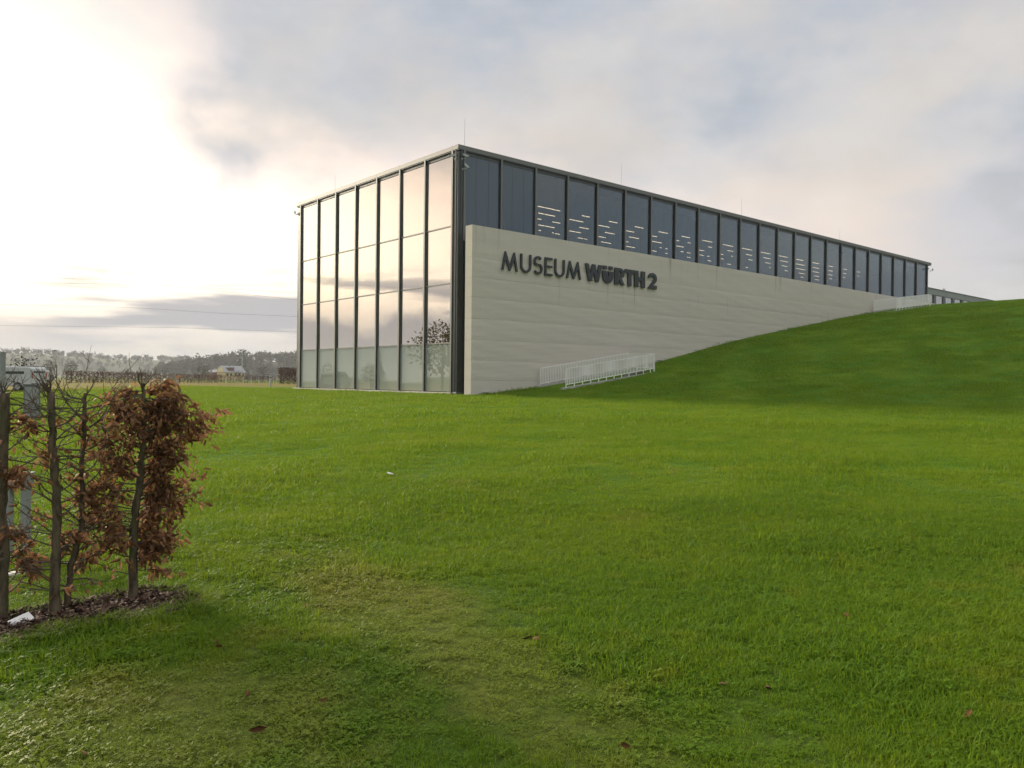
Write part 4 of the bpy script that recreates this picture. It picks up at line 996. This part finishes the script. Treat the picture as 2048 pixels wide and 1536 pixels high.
protos = bpy.data.collections.new('grass_tufts')      # tuft shapes, placed only through the scatter
def tuft(nb, rad, hgt, wid, lean, seed):
    r = np.random.default_rng(seed); a = r.uniform(0, 2*np.pi, nb); rr_ = rad*np.sqrt(r.uniform(0, 1, nb)); P = np.stack([np.cos(a)*rr_, np.sin(a)*rr_, np.full(nb, -.008)], 1)
    th = r.uniform(0, 2*np.pi, nb); ln = np.abs(r.normal(0, lean, nb))+.12; h = hgt*r.uniform(.45, 1.25, nb)
    D = np.stack([np.cos(th), np.sin(th)], 1); S = np.stack([-np.sin(th), np.cos(th), 0*th], 1)*(wid*r.uniform(.7, 1.3, nb)/2)[:, None]
    def at(t, bend): o = P.copy(); o[:, :2] += D*(h*ln*bend)[:, None]; o[:, 2] += h*t; return o
    p0, p1, p2 = at(0, 0), at(.58, .35), at(1., 1.15)
    p2[:, 2] -= h*ln*.25
    V = np.stack([p0-S, p0+S, p1-S*.85, p1+S*.85, p2], 1).reshape(-1, 3); b = (np.arange(nb)*5)[:, None]
    T = (b[:, None, :]+np.array([[0, 1, 3], [0, 3, 2], [2, 3, 4]])[None]).reshape(-1, 3)
    me = bpy.data.meshes.new('tuft'); me.vertices.add(len(V)); me.vertices.foreach_set('co', V.astype(np.float32).ravel()); me.loops.add(T.size); me.loops.foreach_set('vertex_index', T.astype(np.int32).ravel())
    me.polygons.add(len(T)); me.polygons.foreach_set('loop_start', np.arange(0, T.size, 3, dtype=np.int32)); me.update(calc_edges=True); me.materials.append(MAT_BLADE)
    ob = bpy.data.objects.new('tuft_%02d' % len(protos.objects), me); protos.objects.link(ob)
def clover(nl, rad, seed):
    r = np.random.default_rng(seed); V, T = [], []
    for i in range(nl):
        a, q = r.uniform(0, 6.3), rad*math.sqrt(r.uniform()); cx, cy, cz = math.cos(a)*q, math.sin(a)*q, r.uniform(.008, .035); s = r.uniform(.006, .012); t0_ = r.uniform(0, 6.3); tl = r.normal(0, .35, 2)
        for l_ in range(3):
            b = len(V); t1_ = t0_+l_*2.094; ux, uy = math.cos(t1_), math.sin(t1_)
            for f_, g_ in ((0, 0), (.8, -.55), (1.25, 0), (.8, .55)):
                x, y = (ux*f_-uy*g_)*s, (uy*f_+ux*g_)*s; V.append((cx+x, cy+y, cz+x*tl[0]+y*tl[1]))
            T += [(b, b+1, b+2), (b, b+2, b+3)]
    me = bpy.data.meshes.new('clover'); me.from_pydata(V, [], T); me.update(); me.materials.append(MAT_BLADE)
    ob = bpy.data.objects.new('tuft_%02d' % len(protos.objects), me); protos.objects.link(ob)
for s_ in range(4): tuft(44, .075, .056, .0042, .6, 100+s_)       # 0-3 near
for s_ in range(2): clover(26, .08, 110+s_)                        # 4-5 low leaves
for s_ in range(2): tuft(46, .085, .028, .0036, 1.1, 120+s_)       # 6-7 short, trodden
for s_ in range(3): tuft(60, .20, .052, .0062, .5, 130+s_)         # 8-10 middle distance
for s_ in range(3): tuft(70, .50, .072, .0125, .45, 140+s_)        # 11-13 far
for s_ in range(2): tuft(30, .05, .105, .0036, .8, 150+s_)         # 14-15 long tufts at the bed edge
def polar_pts(n, r0, r1, half=R(43)):
    a = YAW+rng.uniform(-half, half, n); q = np.sqrt(rng.uniform(r0**2, r1**2, n)); return CAM[0]+np.sin(a)*q, CAM[1]+np.cos(a)*q
XS, YS, ID, SCL = [], [], [], []
def addp(x, y, ids, s):
    XS.append(x); YS.append(y); ID.append(ids); SCL.append(s)
def wornness(x, y):
    def blob(c0, ca, la, lb):
        u = (x-c0[0])*math.cos(ca)+(y-c0[1])*math.sin(ca); v = (y-c0[1])*math.cos(ca)-(x-c0[0])*math.sin(ca); return np.exp(-(u/la)**2-(v/lb)**2)
    return np.maximum(blob(WORN, WORN_A, 2.6, .62), .95*blob(WORN2, 0., 1.5, 1.1))+.3*np.sin(x*2.3+1)*np.sin(y*2.9)
def fade(x, y, a0, a1, b0, b1):
    r_ = np.hypot(x-CAM[0], y-CAM[1]); p_ = sst(r_, a0, a1)*(1-sst(r_, b0, b1)); k_ = rng.uniform(size=len(x)) < p_; return x[k_], y[k_]
x, y = fade(*polar_pts(95000, .3, 12., R(80)), -1., 0., 7., 12.); n = len(x); wv = wornness(x, y); u = rng.uniform(size=n)
ids = np.where(u < .16+.35*np.clip(wv, 0, 1), rng.integers(4, 6, n), np.where(wv+rng.normal(0, .12, n) > .42, rng.integers(6, 8, n), rng.integers(0, 4, n)))
addp(x, y, ids, rng.uniform(.75, 1.25, n)*(1-.2*np.clip(wv, 0, 1)))
x, y = fade(*polar_pts(42000, 6., 27., R(62)), 6., 9.5, 18., 27.); n = len(x); addp(x, y, rng.integers(8, 11, n), rng.uniform(.7, 1.2, n))
x, y = fade(*polar_pts(44000, 16., 74., R(54)), 16., 23., 60., 74.); n = len(x); addp(x, y, rng.integers(11, 14, n), rng.uniform(.7, 1.2, n))
e = dens[rng.integers(0, len(dens), 800)]; addp(e[:, 0]+rng.normal(0, .05, 800), e[:, 1]+rng.normal(0, .05, 800), rng.integers(14, 16, 800), rng.uniform(.4, .95, 800))
XS, YS, ID, SCL = map(np.concatenate, (XS, YS, ID, SCL))
keep = np.ones(len(XS), bool)
keep &= ~((XS > -.12) & (YS > -1.23))                                  # museum and wall
for x0, x1, yf in ((3.75, 10.85, -3.37), (38.9, 45.9, -3.3)): keep &= ~((XS > x0) & (XS < x1) & (YS > yf))
near = np.hypot(XS-dens[:, 0].mean(), YS-dens[:, 1].mean()) < 4; inm = np.zeros(len(XS), bool); inm[near] = inside(XS[near], YS[near]); keep &= ~(inm & (ID < 14))
XS, YS, ID, SCL = XS[keep], YS[keep], ID[keep], SCL[keep]; n = len(XS)
fld = np.zeros(n)                                                   # longer and shorter patches
for f_ in (.9, 1.7, 2.9, 4.6):
    for _ in range(3):
        t_ = rng.uniform(0, 6.28); fld += np.sin((XS*np.cos(t_)+YS*np.sin(t_))*f_+rng.uniform(0, 6.28))/3
SCL = SCL*np.clip(1.02+.24*fld, .6, 1.55)
me = bpy.data.meshes.new('grass'); me.vertices.add(n); me.vertices.foreach_set('co', np.stack([XS, YS, ground(XS, YS)], 1).astype(np.float32).ravel())
a_ = me.attributes.new('pick', 'INT', 'POINT'); a_.data.foreach_set('value', ID.astype(np.int32))
a_ = me.attributes.new('size', 'FLOAT', 'POINT'); a_.data.foreach_set('value', SCL.astype(np.float32))
a_ = me.attributes.new('turn', 'FLOAT_VECTOR', 'POINT'); a_.data.foreach_set('vector', np.stack([rng.normal(0, .06, n), rng.normal(0, .06, n), rng.uniform(0, 6.283, n)], 1).astype(np.float32).ravel())
me.update()
grass = link('grass', me); grass['kind'] = 'stuff'; tag(grass, 'short green grass blades and clover covering the lawn', 'grass')
ng = bpy.data.node_groups.new('scatter', 'GeometryNodeTree')
ng.interface.new_socket('Geometry', in_out='INPUT', socket_type='NodeSocketGeometry'); ng.interface.new_socket('Geometry', in_out='OUTPUT', socket_type='NodeSocketGeometry')
gi = ng.nodes.new('NodeGroupInput'); go = ng.nodes.new('NodeGroupOutput'); ip_ = ng.nodes.new('GeometryNodeInstanceOnPoints'); ci = ng.nodes.new('GeometryNodeCollectionInfo')
ci.inputs['Collection'].default_value = protos; ci.inputs['Separate Children'].default_value = True; ci.inputs['Reset Children'].default_value = True
def att(nm, ty): a = ng.nodes.new('GeometryNodeInputNamedAttribute'); a.data_type = ty; a.inputs['Name'].default_value = nm; return a.outputs['Attribute']
ng.links.new(gi.outputs[0], ip_.inputs['Points']); ng.links.new(ci.outputs[0], ip_.inputs['Instance']); ip_.inputs['Pick Instance'].default_value = True
ng.links.new(att('pick', 'INT'), ip_.inputs['Instance Index']); ng.links.new(att('turn', 'FLOAT_VECTOR'), ip_.inputs['Rotation']); ng.links.new(att('size', 'FLOAT'), ip_.inputs['Scale'])
ng.links.new(ip_.outputs[0], go.inputs[0])
grass.modifiers.new('scatter', 'NODES').node_group = ng

# fallen leaves
MAT_FALLEN = leafmat('fallen_leaf', (.085, .036, .013), (.13, .06, .02), 0., .9)
for i, (px, py) in enumerate([(610, 1217), (1350, 1042), (1437, 1380), (1530, 1387), (437, 1292), (430, 1305), (535, 1470), (1043, 1290), (1078, 1289), (160, 1518), (1925, 1450), (1700, 1245), (640, 1420), (500, 1395), (1240, 1505)]):
    g = onG(px, py); Vv, T = leaves(np.zeros((1, 3)), np.array([[rr.gauss(0, 1), rr.gauss(0, 1), .15]]), .055, .6, 300+i, .5)
    o = npmesh('fallen_leaf', Vv, T, MAT_FALLEN); o.location = tuple(g+np.array([0, 0, .035])); tag(o, 'single curled brown leaf fallen on the lawn', 'leaf', 'brown leaves fallen on the lawn')
g = onG(780, 954); lt = MB().box((-.05, -.03, 0), (.05, .03, .02)).build('paper_scrap', MAT_WHITE, None, bevel=.006); lt.location = tuple(g+np.array([0, 0, .04])); lt.rotation_euler = (.3, .2, .5); tag(lt, 'tiny white scrap of paper on the open lawn', 'litter')

# ------------------------------------------------------------------ haze
mt = bpy.data.materials.new('haze'); mt.use_nodes = True; mt.node_tree.nodes.clear(); kk = N(mt.node_tree); out = kk.new('ShaderNodeOutputMaterial')
pv = kk.new('ShaderNodeVolumePrincipled'); pv.inputs['Color'].default_value = (.92, .95, 1., 1); pv.inputs['Density'].default_value = .0002; pv.inputs['Anisotropy'].default_value = .0
kk.l.new(pv.outputs[0], out.inputs['Volume'])
hz = MB().box((-3000, -3000, -6), (3000, 3000, 78)).build('haze', mt); hz['kind'] = 'stuff'; tag(hz, 'thin even evening haze over the whole place', 'haze')
hz.display_type = 'WIRE'
